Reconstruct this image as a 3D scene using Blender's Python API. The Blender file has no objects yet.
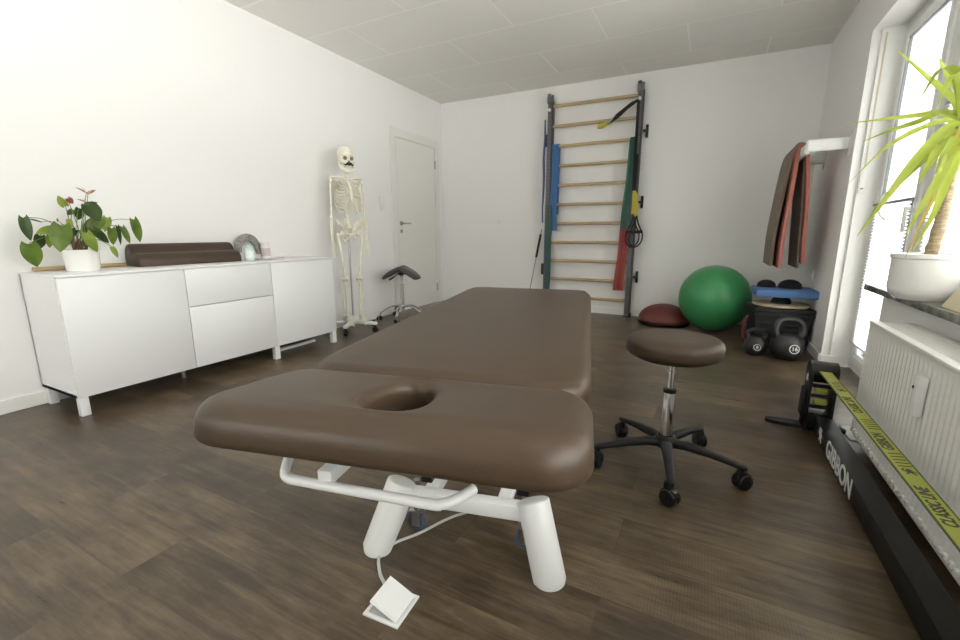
import bpy, bmesh, math, random
from mathutils import Vector, Matrix, Quaternion
random.seed(7)
PI = math.pi
scn = bpy.context.scene
C = scn.collection
V = Vector

# ------------------------------------------------------------------ camera
F, PITCH, YAW, H = 436.3, .1996, .4767, .9526
cam = bpy.data.cameras.new('camera'); cam_o = bpy.data.objects.new('camera', cam); C.objects.link(cam_o)
cam.sensor_width = 36; cam.lens = 36 * F / 960; cam.clip_start = .02
cam_o.location = (0, 0, H)
cam_o.rotation_euler = (PI / 2 - PITCH, 0, YAW)
scn.camera = cam_o
scn.view_settings.view_transform = 'Standard'; scn.view_settings.look = 'None'
scn.view_settings.gamma = 1; scn.view_settings.use_curve_mapping = False
scn.view_settings.exposure = -0.06

# room
XL, XR, YB, YN, HC = -3.26, .809, 5.215, -2.2, 2.585

# ------------------------------------------------------------------ materials
def mat(name, col, rough=.5, metal=0, bump=None, noise=None, trans=0, coat=0, spec=.5, stretch=(1,1,1), sheen=0):
    m = bpy.data.materials.new(name); m.use_nodes = True
    nt = m.node_tree; b = nt.nodes['Principled BSDF']
    b.inputs['Base Color'].default_value = (*col, 1)
    b.inputs['Roughness'].default_value = rough; b.inputs['Metallic'].default_value = metal
    b.inputs['Transmission Weight'].default_value = trans
    b.inputs['Coat Weight'].default_value = coat; b.inputs['Specular IOR Level'].default_value = spec
    tc = nt.nodes.new('ShaderNodeTexCoord'); mp = nt.nodes.new('ShaderNodeMapping')
    mp.inputs['Scale'].default_value = stretch
    nt.links.new(tc.outputs['Object'], mp.inputs['Vector'])
    if noise:                    # (scale, strength) gentle variation of the colour
        n = nt.nodes.new('ShaderNodeTexNoise'); n.inputs['Scale'].default_value = noise[0]; n.inputs['Detail'].default_value = 5
        nt.links.new(mp.outputs[0], n.inputs['Vector'])
        r = nt.nodes.new('ShaderNodeValToRGB'); k = noise[1]
        r.color_ramp.elements[0].position = .3; r.color_ramp.elements[1].position = .7
        r.color_ramp.elements[0].color = (*[c * (1 - k) for c in col], 1)
        r.color_ramp.elements[1].color = (*[min(1, c * (1 + k)) for c in col], 1)
        nt.links.new(n.outputs['Fac'], r.inputs[0]); nt.links.new(r.outputs[0], b.inputs['Base Color'])
    if bump:                     # (scale, strength, distance)
        n = nt.nodes.new('ShaderNodeTexNoise'); n.inputs['Scale'].default_value = bump[0]; n.inputs['Detail'].default_value = 4
        nt.links.new(mp.outputs[0], n.inputs['Vector'])
        bp = nt.nodes.new('ShaderNodeBump'); bp.inputs['Strength'].default_value = bump[1]; bp.inputs['Distance'].default_value = bump[2]
        nt.links.new(n.outputs['Fac'], bp.inputs['Height']); nt.links.new(bp.outputs[0], b.inputs['Normal'])
    return m

M = {}
M['wall'] = mat('wall_paint', (.86, .85, .83), .9, bump=(180, .12, .002))
M['white_trim'] = mat('white_trim', (.84, .83, .80), .45)
M['door_white'] = mat('door_white', (.80, .785, .74), .45)
M['cab'] = mat('cabinet_white', (.83, .83, .825), .38)
M['cab_gap'] = mat('cabinet_gap', (.12, .12, .12), .8)
M['leather'] = mat('brown_vinyl', (.058, .037, .022), .42, bump=(260, .22, .0015), noise=(9, .07), spec=.38)
M['leather_dark'] = mat('dark_brown_vinyl', (.05, .04, .036), .42, bump=(260, .2, .001))
M['metal_white'] = mat('white_powder_coat', (.78, .78, .76), .35)
M['chrome'] = mat('chrome', (.72, .72, .72), .12, 1)
M['steel'] = mat('steel_grey', (.42, .42, .43), .35, 1)
M['rail'] = mat('galvanised_rail', (.14, .14, .145), .5, .6, noise=(30, .15))
M['rail_dark'] = mat('dark_rail', (.05, .045, .045), .5)
M['black'] = mat('black_plastic', (.012, .012, .013), .42, spec=.35)
M['black_matt'] = mat('black_rubber', (.013, .013, .014), .7, spec=.3)
M['beam'] = mat('black_steel', (.009, .009, .009), .5, bump=(300, .1, .001), spec=.28)
M['beam_top'] = mat('black_steel_top', (.05, .05, .052), .5, bump=(300, .1, .001))
M['grey_wheel'] = mat('blue_grey_rubber', (.10, .12, .16), .5)
M['bone'] = mat('bone', (.80, .77, .64), .55, noise=(25, .06))
M['bone_shade'] = mat('socket_shade', (.22, .18, .12), .8)  # darkened bone colour, stands for shade inside the skull's hollows
M['cartilage'] = mat('disc', (.62, .58, .45), .6)
M['wood'] = mat('beech_rung', (.48, .36, .20), .5, noise=(14, .15), stretch=(1, 8, 8))
M['wood_stick'] = mat('wooden_rod', (.46, .33, .17), .55, noise=(14, .12))
M['ball'] = mat('green_vinyl', (.05, .28, .10), .33, bump=(200, .1, .0006))
M['dome'] = mat('red_vinyl', (.15, .03, .025), .45)
M['mat_red'] = mat('red_foam', (.36, .12, .09), .7, bump=(150, .3, .001))
M['mat_brown'] = mat('brown_foam', (.21, .165, .13), .75, bump=(150, .3, .001))
M['blue'] = mat('blue_foam', (.09, .19, .42), .7)
M['crate'] = mat('dark_plastic_crate', (.030, .030, .032), .55, noise=(12, .1), spec=.3)
M['board'] = mat('pale_wood_board', (.50, .42, .28), .5, noise=(10, .1))
M['kb'] = mat('kettlebell_vinyl', (.016, .016, .018), .42, bump=(120, .2, .001))
M['print_white'] = mat('white_print', (.75, .75, .74), .5)
M['print_black'] = mat('black_print', (.02, .02, .015), .6)
M['strap'] = mat('yellow_webbing', (.33, .345, .06), .75, bump=(600, .3, .0008))
M['strap_edge'] = mat('dark_webbing_edge', (.07, .09, .02), .8)
M['yellow'] = mat('yellow_strap', (.50, .44, .05), .7)
M['band_blue'] = mat('blue_latex', (.045, .16, .38), .5)
M['band_navy'] = mat('navy_latex', (.06, .08, .20), .5)
M['band_green'] = mat('green_latex', (.012, .10, .065), .5)
M['band_teal'] = mat('teal_latex', (.02, .075, .075), .5)
M['band_red'] = mat('red_latex', (.30, .04, .03), .5)
M['pot'] = mat('glazed_white', (.84, .83, .80), .16, coat=.3)
M['soil'] = mat('soil', (.05, .03, .018), .95, bump=(60, 1, .01), noise=(50, .4))
M['trunk'] = mat('trunk_bark', (.42, .33, .21), .85, bump=(40, .8, .01), noise=(30, .3), stretch=(1, 1, 5))
M['radiator'] = mat('radiator_enamel', (.78, .775, .73), .35)
M['rad_in'] = mat('radiator_grille', (.45, .45, .43), .5)
M['cream'] = mat('cream_ceramic', (.80, .72, .50), .5)
M['fur'] = mat('grey_plush', (.30, .28, .27), .95, bump=(90, 1, .006), noise=(60, .35))
M['mint'] = mat('mint_plastic', (.50, .66, .60), .35)
M['mint_label'] = mat('mint_label', (.72, .78, .75), .5)
M['pinkish'] = mat('pink_label', (.58, .50, .49), .5)
M['jar'] = mat('frosted_jar', (.78, .74, .72), .3)
M['flower'] = mat('spathe_red', (.20, .035, .025), .4)
M['flower2'] = mat('spathe_pale', (.30, .12, .09), .45)
M['spadix'] = mat('spadix', (.65, .5, .25), .6)
M['stem_green'] = mat('petiole_green', (.14, .20, .05), .5)
M['stem_brown'] = mat('petiole_brown', (.16, .09, .05), .6)
M['pvc'] = mat('window_pvc', (.82, .82, .80), .3)
M['gasket'] = mat('grey_gasket', (.25, .26, .27), .6)
M['rubber_tape'] = mat('cable_grey', (.55, .55, .53), .5)
M['socket_grey'] = mat('socket_grey', (.5, .5, .48), .5)

def leafmat(name, a, b_, sc=14):
    m = mat(name, a, .38, noise=(sc, .0), spec=.4)
    nt = m.node_tree
    r = [n for n in nt.nodes if n.type == 'VALTORGB'][0]
    r.color_ramp.elements[0].color = (*a, 1); r.color_ramp.elements[1].color = (*b_, 1)
    b = nt.nodes['Principled BSDF']
    tl = nt.nodes.new('ShaderNodeBsdfTranslucent'); mx = nt.nodes.new('ShaderNodeMixShader'); mx.inputs[0].default_value = .3
    out = nt.nodes['Material Output']
    nt.links.new(r.outputs[0], tl.inputs['Color'])
    nt.links.new(b.outputs[0], mx.inputs[1]); nt.links.new(tl.outputs[0], mx.inputs[2]); nt.links.new(mx.outputs[0], out.inputs[0])
    return m
M['leaf_dark'] = leafmat('leaf_dark', (.022, .048, .012), (.06, .105, .025))
M['leaf_mid'] = leafmat('leaf_mid', (.065, .125, .018), (.17, .25, .045))
M['leaf_light'] = leafmat('leaf_light', (.17, .26, .035), (.32, .40, .08))
M['yucca'] = leafmat('yucca_leaf', (.38, .47, .07), (.54, .60, .13), 6)
M['yucca_dry'] = leafmat('yucca_dry', (.50, .36, .10), (.60, .48, .14), 6)
M['yucca_dark'] = leafmat('yucca_mid', (.22, .32, .045), (.40, .48, .09), 6)

def floor_material():
    m = bpy.data.materials.new('floor_planks'); m.use_nodes = True
    nt = m.node_tree; L = nt.links; b = nt.nodes['Principled BSDF']
    N = nt.nodes.new
    tc = N('ShaderNodeTexCoord'); mp = N('ShaderNodeMapping'); L.new(tc.outputs['Object'], mp.inputs['Vector'])
    mp.inputs['Location'].default_value = (.17, -.298 + .0, 0)
    br = N('ShaderNodeTexBrick'); L.new(mp.outputs[0], br.inputs['Vector'])
    br.inputs['Scale'].default_value = 1; br.inputs['Brick Width'].default_value = 1.219; br.inputs['Row Height'].default_value = .1825
    br.inputs['Mortar Size'].default_value = .0011; br.inputs['Mortar Smooth'].default_value = .2
    br.offset = .37; br.offset_frequency = 2
    br.inputs['Color1'].default_value = (0, 0, 0, 1); br.inputs['Color2'].default_value = (1, 1, 1, 1); br.inputs['Mortar'].default_value = (.5, .5, .5, 1)
    # per plank offset of the grain
    sc = N('ShaderNodeVectorMath'); sc.operation = 'SCALE'; sc.inputs['Scale'].default_value = 13.7; L.new(br.outputs['Color'], sc.inputs[0])
    ad = N('ShaderNodeVectorMath'); ad.operation = 'ADD'; L.new(mp.outputs[0], ad.inputs[0]); L.new(sc.outputs[0], ad.inputs[1])
    g = N('ShaderNodeMapping'); g.inputs['Scale'].default_value = (1.0, 11, 1); L.new(ad.outputs[0], g.inputs['Vector'])
    n1 = N('ShaderNodeTexNoise'); n1.inputs['Scale'].default_value = 3.4; n1.inputs['Detail'].default_value = 10; n1.inputs['Roughness'].default_value = .70; n1.inputs['Distortion'].default_value = .25
    L.new(g.outputs[0], n1.inputs['Vector'])
    g2 = N('ShaderNodeMapping'); g2.inputs['Scale'].default_value = (2.2, 3.4, 1); L.new(ad.outputs[0], g2.inputs['Vector'])
    n2 = N('ShaderNodeTexNoise'); n2.inputs['Scale'].default_value = 1.5; n2.inputs['Detail'].default_value = 9; n2.inputs['Roughness'].default_value = .65; L.new(g2.outputs[0], n2.inputs['Vector'])
    # crosswise saw marks
    wv = N('ShaderNodeTexWave'); wv.bands_direction = 'X'; wv.inputs['Scale'].default_value = 38; wv.inputs['Distortion'].default_value = 1.2; wv.inputs['Detail'].default_value = 2
    L.new(ad.outputs[0], wv.inputs['Vector'])
    mx = N('ShaderNodeMath'); mx.operation = 'ADD'; L.new(n1.outputs['Fac'], mx.inputs[0])
    m2 = N('ShaderNodeMath'); m2.operation = 'MULTIPLY_ADD'; L.new(n2.outputs['Fac'], m2.inputs[0]); m2.inputs[1].default_value = .8; m2.inputs[2].default_value = -.39
    L.new(m2.outputs[0], mx.inputs[1])
    m3 = N('ShaderNodeMath'); m3.operation = 'MULTIPLY_ADD'; L.new(br.outputs['Color'], m3.inputs[0]); m3.inputs[1].default_value = .18; m3.inputs[2].default_value = -.09
    m4 = N('ShaderNodeMath'); m4.operation = 'ADD'; L.new(mx.outputs[0], m4.inputs[0]); L.new(m3.outputs[0], m4.inputs[1])
    n3 = N('ShaderNodeTexNoise'); n3.inputs['Scale'].default_value = 1.6; n3.inputs['Detail'].default_value = 2; L.new(ad.outputs[0], n3.inputs['Vector'])
    sw = N('ShaderNodeMapRange'); sw.inputs[1].default_value = .52; sw.inputs[2].default_value = .65; L.new(n3.outputs['Fac'], sw.inputs[0])
    m5 = N('ShaderNodeMath'); m5.operation = 'MULTIPLY'; L.new(wv.outputs['Fac'], m5.inputs[0]); L.new(sw.outputs[0], m5.inputs[1])
    m6 = N('ShaderNodeMath'); m6.operation = 'MULTIPLY_ADD'; L.new(m5.outputs[0], m6.inputs[0]); m6.inputs[1].default_value = .07; L.new(m4.outputs[0], m6.inputs[2])
    r = N('ShaderNodeValToRGB'); L.new(m6.outputs[0], r.inputs[0])
    e = r.color_ramp.elements
    e[0].position = .2; e[0].color = (.030, .020, .012, 1)
    e[1].position = .86; e[1].color = (.21, .155, .090, 1)
    k = e.new(.42); k.color = (.066, .045, .027, 1)
    k = e.new(.60); k.color = (.118, .083, .050, 1)
    # seams
    rm = N('ShaderNodeMixRGB'); rm.blend_type = 'MULTIPLY'; L.new(r.outputs[0], rm.inputs[1]); rm.inputs[2].default_value = (.7, .66, .62, 1)
    L.new(br.outputs['Fac'], rm.inputs[0]); L.new(rm.outputs[0], b.inputs['Base Color'])
    rr = N('ShaderNodeMapRange'); rr.inputs[1].default_value = .3; rr.inputs[2].default_value = .7; rr.inputs[3].default_value = .27; rr.inputs[4].default_value = .42
    L.new(n1.outputs['Fac'], rr.inputs[0]); L.new(rr.outputs[0], b.inputs['Roughness'])
    b.inputs['Specular IOR Level'].default_value = .5
    bp = N('ShaderNodeBump'); bp.inputs['Strength'].default_value = .25; bp.inputs['Distance'].default_value = .002
    L.new(m6.outputs[0], bp.inputs['Height']); L.new(bp.outputs[0], b.inputs['Normal'])
    return m
M['floor'] = floor_material()

def ceiling_material():
    m = bpy.data.materials.new('ceiling_panels'); m.use_nodes = True
    nt = m.node_tree; L = nt.links; b = nt.nodes['Principled BSDF']; N = nt.nodes.new
    tc = N('ShaderNodeTexCoord'); mp = N('ShaderNodeMapping'); L.new(tc.outputs['Object'], mp.inputs['Vector'])
    mp.inputs['Location'].default_value = (.31, -.02, 0)
    br = N('ShaderNodeTexBrick'); L.new(mp.outputs[0], br.inputs['Vector'])
    br.inputs['Scale'].default_value = 1; br.inputs['Brick Width'].default_value = 1.25; br.inputs['Row Height'].default_value = .6
    br.inputs['Mortar Size'].default_value = .011; br.inputs['Mortar Smooth'].default_value = .6
    br.offset = 0.5; br.offset_frequency = 2
    for k in ('Color1', 'Color2'): br.inputs[k].default_value = (.86, .84, .80, 1)
    br.inputs['Mortar'].default_value = (.96, .95, .92, 1)
    L.new(br.outputs['Color'], b.inputs['Base Color']); b.inputs['Roughness'].default_value = .8
    bp = N('ShaderNodeBump'); bp.inputs['Strength'].default_value = .5; bp.inputs['Distance'].default_value = .004; bp.invert = True
    L.new(br.outputs['Fac'], bp.inputs['Height']); L.new(bp.outputs[0], b.inputs['Normal'])
    return m
M['ceiling'] = ceiling_material()

def glass_material():
    m = bpy.data.materials.new('window_glass'); m.use_nodes = True; nt = m.node_tree; L = nt.links
    nt.nodes.remove(nt.nodes['Principled BSDF'])
    t = nt.nodes.new('ShaderNodeBsdfTransparent'); g = nt.nodes.new('ShaderNodeBsdfGlossy'); g.inputs['Roughness'].default_value = .02
    fr = nt.nodes.new('ShaderNodeFresnel'); fr.inputs['IOR'].default_value = 1.3; mx = nt.nodes.new('ShaderNodeMixShader')
    t.inputs['Color'].default_value = (.96, .97, .96, 1)
    L.new(fr.outputs[0], mx.inputs[0]); L.new(t.outputs[0], mx.inputs[1]); L.new(g.outputs[0], mx.inputs[2]); L.new(mx.outputs[0], nt.nodes['Material Output'].inputs[0])
    return m
M['glass'] = glass_material()
def cloth_material(name, col, tr, clear=0):
    m = bpy.data.materials.new(name); m.use_nodes = True; nt = m.node_tree; L = nt.links
    b = nt.nodes['Principled BSDF']; b.inputs['Base Color'].default_value = (*col, 1); b.inputs['Roughness'].default_value = .9
    t = nt.nodes.new('ShaderNodeBsdfTranslucent'); t.inputs['Color'].default_value = (*col, 1)
    mx = nt.nodes.new('ShaderNodeMixShader'); mx.inputs[0].default_value = tr
    L.new(b.outputs[0], mx.inputs[1]); L.new(t.outputs[0], mx.inputs[2])
    last = mx
    if clear:
        c = nt.nodes.new('ShaderNodeBsdfTransparent'); m2 = nt.nodes.new('ShaderNodeMixShader'); m2.inputs[0].default_value = clear
        L.new(mx.outputs[0], m2.inputs[1]); L.new(c.outputs[0], m2.inputs[2]); last = m2
    L.new(last.outputs[0], nt.nodes['Material Output'].inputs[0])
    return m
M['blind'] = cloth_material('pleated_blind', (.93, .93, .92), .75)
M['sheer'] = cloth_material('sheer_net', (.60, .60, .60), .75, .0)

# ------------------------------------------------------------------ object helpers
def obj(name, bm, m, parent=None, smooth=True, loc=None, angle=40):
    bmesh.ops.recalc_face_normals(bm, faces=bm.faces)
    me = bpy.data.meshes.new(name); bm.to_mesh(me); bm.free()
    me.materials.append(M[m] if isinstance(m, str) else m)
    if smooth:
        for p in me.polygons: p.use_smooth = True
        try: me.set_sharp_from_angle(angle=math.radians(angle))
        except Exception: pass
    o = bpy.data.objects.new(name, me); C.objects.link(o)
    if parent: o.parent = parent
    if loc: o.location = loc
    return o
def tag(o, label, cat, group=None, kind=None):
    o['label'] = label; o['category'] = cat
    if group: o['group'] = group
    if kind: o['kind'] = kind
    return o
def thing(name, label, cat, loc=(0, 0, 0), rz=0, group=None):
    o = bpy.data.objects.new(name, None); o.empty_display_size = .1; C.objects.link(o)
    o.location = loc; o.rotation_euler = (0, 0, rz)
    return tag(o, label, cat, group)
def struct(name, bm, m, parent=None, smooth=False, label=None):
    o = obj(name, bm, m, parent, smooth)
    if not parent: o['kind'] = 'structure'
    if label: o['label'] = label
    return o
def dup(root, loc, rz, label):
    def cp(o, par):
        c = o.copy(); C.objects.link(c)
        if par: c.parent = par
        for ch in o.children: cp(ch, c)
        return c
    r = cp(root, None); r.location = loc; r.rotation_euler = (0, 0, rz); r['label'] = label
    return r

BM = bmesh.new
def merge(bm, other):
    me = bpy.data.meshes.new('tmp'); other.to_mesh(me); other.free(); bm.from_mesh(me); bpy.data.meshes.remove(me)
def box(bm, lo, hi, bev=0, seg=2, mtx=None):
    b = BM(); bmesh.ops.create_cube(b, size=1)
    lo, hi = V(lo), V(hi)
    for v in b.verts: v.co = V([lo[i] + (v.co[i] + .5) * (hi[i] - lo[i]) for i in range(3)])
    if bev: bmesh.ops.bevel(b, geom=b.edges[:] + b.verts[:], offset=bev, segments=seg, profile=.5, affect='EDGES')
    if mtx: b.transform(mtx)
    merge(bm, b); return bm
def B(lo, hi, bev=0, seg=2, mtx=None): return box(BM(), lo, hi, bev, seg, mtx)
def frame_of(d):
    d = V(d).normalized(); a = V((0, 0, 1)) if abs(d.z) < .9 else V((1, 0, 0))
    x = a.cross(d).normalized(); return x, d.cross(x), d
def cyl(bm, p0, p1, r0, r1=None, seg=20, caps=True):
    r1 = r0 if r1 is None else r1
    p0, p1 = V(p0), V(p1); x, y, d = frame_of(p1 - p0)
    A = [bm.verts.new(p0 + (x * math.cos(t) + y * math.sin(t)) * r0) for t in [2 * PI * i / seg for i in range(seg)]]
    Bv = [bm.verts.new(p1 + (x * math.cos(t) + y * math.sin(t)) * r1) for t in [2 * PI * i / seg for i in range(seg)]]
    for i in range(seg): bm.faces.new((A[i], A[(i + 1) % seg], Bv[(i + 1) % seg], Bv[i]))
    if caps: bm.faces.new(A[::-1]); bm.faces.new(Bv)
    return bm
def smooth_pts(pts, n=6):
    P = [V(p) for p in pts]; out = []
    if len(P) < 3: return P
    for i in range(len(P) - 1):
        a = P[max(i - 1, 0)]; b = P[i]; c = P[i + 1]; d = P[min(i + 2, len(P) - 1)]
        for k in range(n):
            t = k / n
            out.append(.5 * ((2 * b) + (c - a) * t + (2 * a - 5 * b + 4 * c - d) * t * t + (3 * b - a - 3 * c + d) * t ** 3))
    out.append(P[-1]); return out
def tube(bm, pts, r, seg=10, sm=6, flat=1, closed_caps=True):
    P = smooth_pts(pts, sm) if sm else [V(p) for p in pts]
    n = len(P); rr = r if callable(r) else (lambda t: r)
    prev = None; rings = []
    for i, p in enumerate(P):
        d = (P[min(i + 1, n - 1)] - P[max(i - 1, 0)]).normalized()
        if prev is None: x, y, _ = frame_of(d)
        else:
            x = (prev - d * prev.dot(d)).normalized(); y = d.cross(x)
        prev = x; R = rr(i / (n - 1))
        rings.append([bm.verts.new(p + (x * math.cos(t) + y * math.sin(t) * flat) * R) for t in [2 * PI * k / seg for k in range(seg)]])
    for a, b in zip(rings, rings[1:]):
        for k in range(seg): bm.faces.new((a[k], a[(k + 1) % seg], b[(k + 1) % seg], b[k]))
    if closed_caps: bm.faces.new(rings[0][::-1]); bm.faces.new(rings[-1])
    return bm
def lathe(bm, prof, c=(0, 0, 0), seg=32, mtx=None):
    rings = []; c = V(c); b = BM()
    for r, z in prof:
        if r < 1e-5: rings.append([b.verts.new(c + V((0, 0, z)))])
        else: rings.append([b.verts.new(c + V((r * math.cos(2 * PI * k / seg), r * math.sin(2 * PI * k / seg), z))) for k in range(seg)])
    for a, d in zip(rings, rings[1:]):
        for k in range(seg):
            k2 = (k + 1) % seg
            if len(a) == 1 and len(d) == 1: continue
            if len(a) == 1: b.faces.new((a[0], d[k], d[k2]))
            elif len(d) == 1: b.faces.new((a[k], a[k2], d[0]))
            else: b.faces.new((a[k], a[k2], d[k2], d[k]))
    if mtx: b.transform(mtx)
    merge(bm, b); return bm
def ell(bm, c, r, seg=20, rot=None):
    b = BM(); bmesh.ops.create_uvsphere(b, u_segments=seg, v_segments=max(8, seg // 2), radius=1)
    r = (r, r, r) if not hasattr(r, '__len__') else r
    m = Matrix.Translation(V(c)) @ (rot.to_4x4() if rot else Matrix()) @ Matrix.Diagonal((*r, 1))
    b.transform(m); merge(bm, b); return bm
def strip(bm, pts, w, side, th=.002):
    """a flat band along pts, width w in direction side, with thickness"""
    P = [V(p) for p in pts]; side = V(side).normalized(); n = len(P); rows = []
    for i, p in enumerate(P):
        d = (P[min(i + 1, n - 1)] - P[max(i - 1, 0)]).normalized(); nn = d.cross(side).normalized()
        ww = w(i / (n - 1)) if callable(w) else w
        a, b = p - side * ww / 2, p + side * ww / 2
        rows.append([bm.verts.new(q) for q in (a - nn * th / 2, b - nn * th / 2, b + nn * th / 2, a + nn * th / 2)])
    for a, b in zip(rows, rows[1:]):
        for k in range(4): bm.faces.new((a[k], a[(k + 1) % 4], b[(k + 1) % 4], b[k]))
    bm.faces.new(rows[0][::-1]); bm.faces.new(rows[-1]); return bm
def loft(bm, rings, caps=True, loop=False):
    R = [[bm.verts.new(V(p)) for p in r] for r in rings]
    pairs = list(zip(R, R[1:])) + ([(R[-1], R[0])] if loop else [])
    for a, b in pairs:
        n = len(a)
        for k in range(n): bm.faces.new((a[k], a[(k + 1) % n], b[(k + 1) % n], b[k]))
    if caps and not loop: bm.faces.new(R[0][::-1]); bm.faces.new(R[-1])
    return bm
def prism(bm, pts2, d, mtx):
    """extrude a 2D outline by d along local z, then transform"""
    b = BM(); lo = [b.verts.new((p[0], p[1], 0)) for p in pts2]; hi = [b.verts.new((p[0], p[1], d)) for p in pts2]
    n = len(pts2); b.faces.new(lo[::-1]); b.faces.new(hi)
    for k in range(n): b.faces.new((lo[k], lo[(k + 1) % n], hi[(k + 1) % n], hi[k]))
    b.transform(mtx); merge(bm, b); return bm
def basis(o, x, y, z):
    m = Matrix.Identity(4)
    for i, a in enumerate((x, y, z)):
        for k in range(3): m[k][i] = a[k]
    for k in range(3): m[k][3] = o[k]
    return m
def text_bm(s, size, mtx, depth=.0008, xs=1, bold=.0):
    cu = bpy.data.curves.new('t', 'FONT'); cu.body = s; cu.size = size; cu.extrude = depth; cu.offset = bold
    cu.align_x = 'CENTER'; cu.align_y = 'CENTER'
    o = bpy.data.objects.new('t', cu); C.objects.link(o); bpy.context.view_layer.update()
    dg = bpy.context.evaluated_depsgraph_get(); me = bpy.data.meshes.new_from_object(o.evaluated_get(dg))
    bm = BM(); bm.from_mesh(me); bpy.data.objects.remove(o); bpy.data.curves.remove(cu); bpy.data.meshes.remove(me)
    bm.transform(mtx @ Matrix.Diagonal((xs, 1, 1, 1)))
    return bm
def rrect(hx, hy, r, n=96, cx=0, cy=0):
    """rounded rectangle loop, n points, started at angle 0 and parametrised by ray angle"""
    out = []
    for i in range(n):
        t = 2 * PI * i / n; c, s = math.cos(t), math.sin(t)
        # march along the ray to the rounded boundary
        lo, hi = 0, hx + hy
        for _ in range(30):
            mid = (lo + hi) / 2; x, y = abs(c * mid), abs(s * mid)
            qx, qy = x - (hx - r), y - (hy - r)
            d = math.hypot(max(qx, 0), max(qy, 0)) + min(max(qx, qy), 0) - r
            if d > 0: hi = mid
            else: lo = mid
        out.append((cx + c * lo, cy + s * lo))
    return out

# ------------------------------------------------------------------ room
XO = 1.03
ZN = 2.21        # top of window niche
WX = .965        # window plane
struct('floor', B((XL - .15, YN - .15, -.06), (XO, YB + .15, 0)), 'floor')
struct('ceiling', B((XL - .15, YN - .15, HC), (XO, YB + .15, HC + .08)), 'ceiling')
DY0, DY1, DZ = 4.17, 5.05, 2.04
w = BM()
box(w, (XL - .12, YN, 0), (XL, DY0, HC)); box(w, (XL - .12, DY0, DZ), (XL, DY1, HC)); box(w, (XL - .12, DY1, 0), (XL, YB, HC))
struct('wall_left', w, 'wall')
struct('wall_back', B((XL - .12, YB, 0), (XO, YB + .12, HC)), 'wall')
w = BM(); FX0, FX1, FZ0 = -2.6, -.9, .9
struct('wall_front', B((XL - .12, YN - .12, 0), (XO, YN, FZ0)), 'wall'); struct('wall_front', B((XL - .12, YN - .12, FZ0), (FX0, YN, HC)), 'wall')
struct('wall_front', B((FX1, YN - .12, FZ0), (XO, YN, HC)), 'wall'); struct('wall_front', B((FX0, YN - .12, ZN), (FX1, YN, HC)), 'wall')
NY0, NY1 = -.9, 3.905       # the window niche along y
w = BM()
box(w, (XR, NY1, 0), (XO, YB, HC)); struct('wall_right', w, 'wall')
struct('wall_right', B((XR, YN, 0), (XO, NY0, HC)), 'wall'); struct('wall_right', B((XR, NY0, ZN), (XO, NY1, HC)), 'wall')
struct('wall_niche', B((.869, NY0, 0), (.99, 3.09, .634)), 'wall')
w = BM(); box(w, (.855, NY1 - .028, 0), (.99, NY1 - .0005, ZN - .001)); struct('trim_1', w, 'white_trim')
def baseboard(name, lo, hi): struct(name, B(lo, hi, .004, 2), 'white_trim')
baseboard('baseboard_left', (XL, YN, 0), (XL + .014, DY0 - .065, .075))
baseboard('baseboard_back', (XL, YB - .014, 0), (XR, YB, .075))
baseboard('baseboard_right', (XR - .014, NY1, 0), (XR, YB, .075))
baseboard('baseboard_niche', (XR - .012, NY1 - .042, 0), (.955, NY1 - .0285, .075))

# door with casing
d = BM(); box(d, (XL - .04, DY0, 0), (XL, DY1, DZ)); 
door = struct('door_1', B((XL - .045, DY0 + .045, .006), (XL + .004, DY1 - .045, DZ - .04), .002), 'door_white', label='plain white room door in the left wall')
cs = BM()
for a, b in (((XL - .06, DY0, 0), (XL - .002, DY0 + .042, DZ)), ((XL - .06, DY1 - .042, 0), (XL - .002, DY1, DZ)), ((XL - .06, DY0, DZ - .037), (XL - .002, DY1, DZ))): box(cs, a, b)
for a, b in (((XL, DY0 - .06, 0), (XL + .012, DY0 + .03, DZ + .06)), ((XL, DY1 - .03, 0), (XL + .012, DY1 + .06, DZ + .06)), ((XL, DY0 + .03, DZ - .03), (XL + .012, DY1 - .03, DZ + .06))): box(cs, a, b, .002)
struct('door_casing', cs, 'door_white', door)
h = BM(); y0 = DY0 + .10
cyl(h, (XL + .004, y0, 1.05), (XL + .012, y0, 1.05), .026); cyl(h, (XL + .012, y0, 1.05), (XL + .055, y0, 1.05), .010)
tube(h, [(XL + .055, y0, 1.05), (XL + .055, y0 + .03, 1.05), (XL + .052, y0 + .125, 1.05)], .0095)
cyl(h, (XL + .004, y0, .96), (XL + .010, y0, .96), .022)
ho = obj('door_handle', h, 'steel', door); ho['label'] = 'steel lever handle'
k = BM()
for z in (.22, 1.8): cyl(k, (XL + .014, DY1 - .036, z - .05), (XL + .014, DY1 - .036, z + .05), .009)
obj('hinge', k, 'steel', door)

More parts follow.
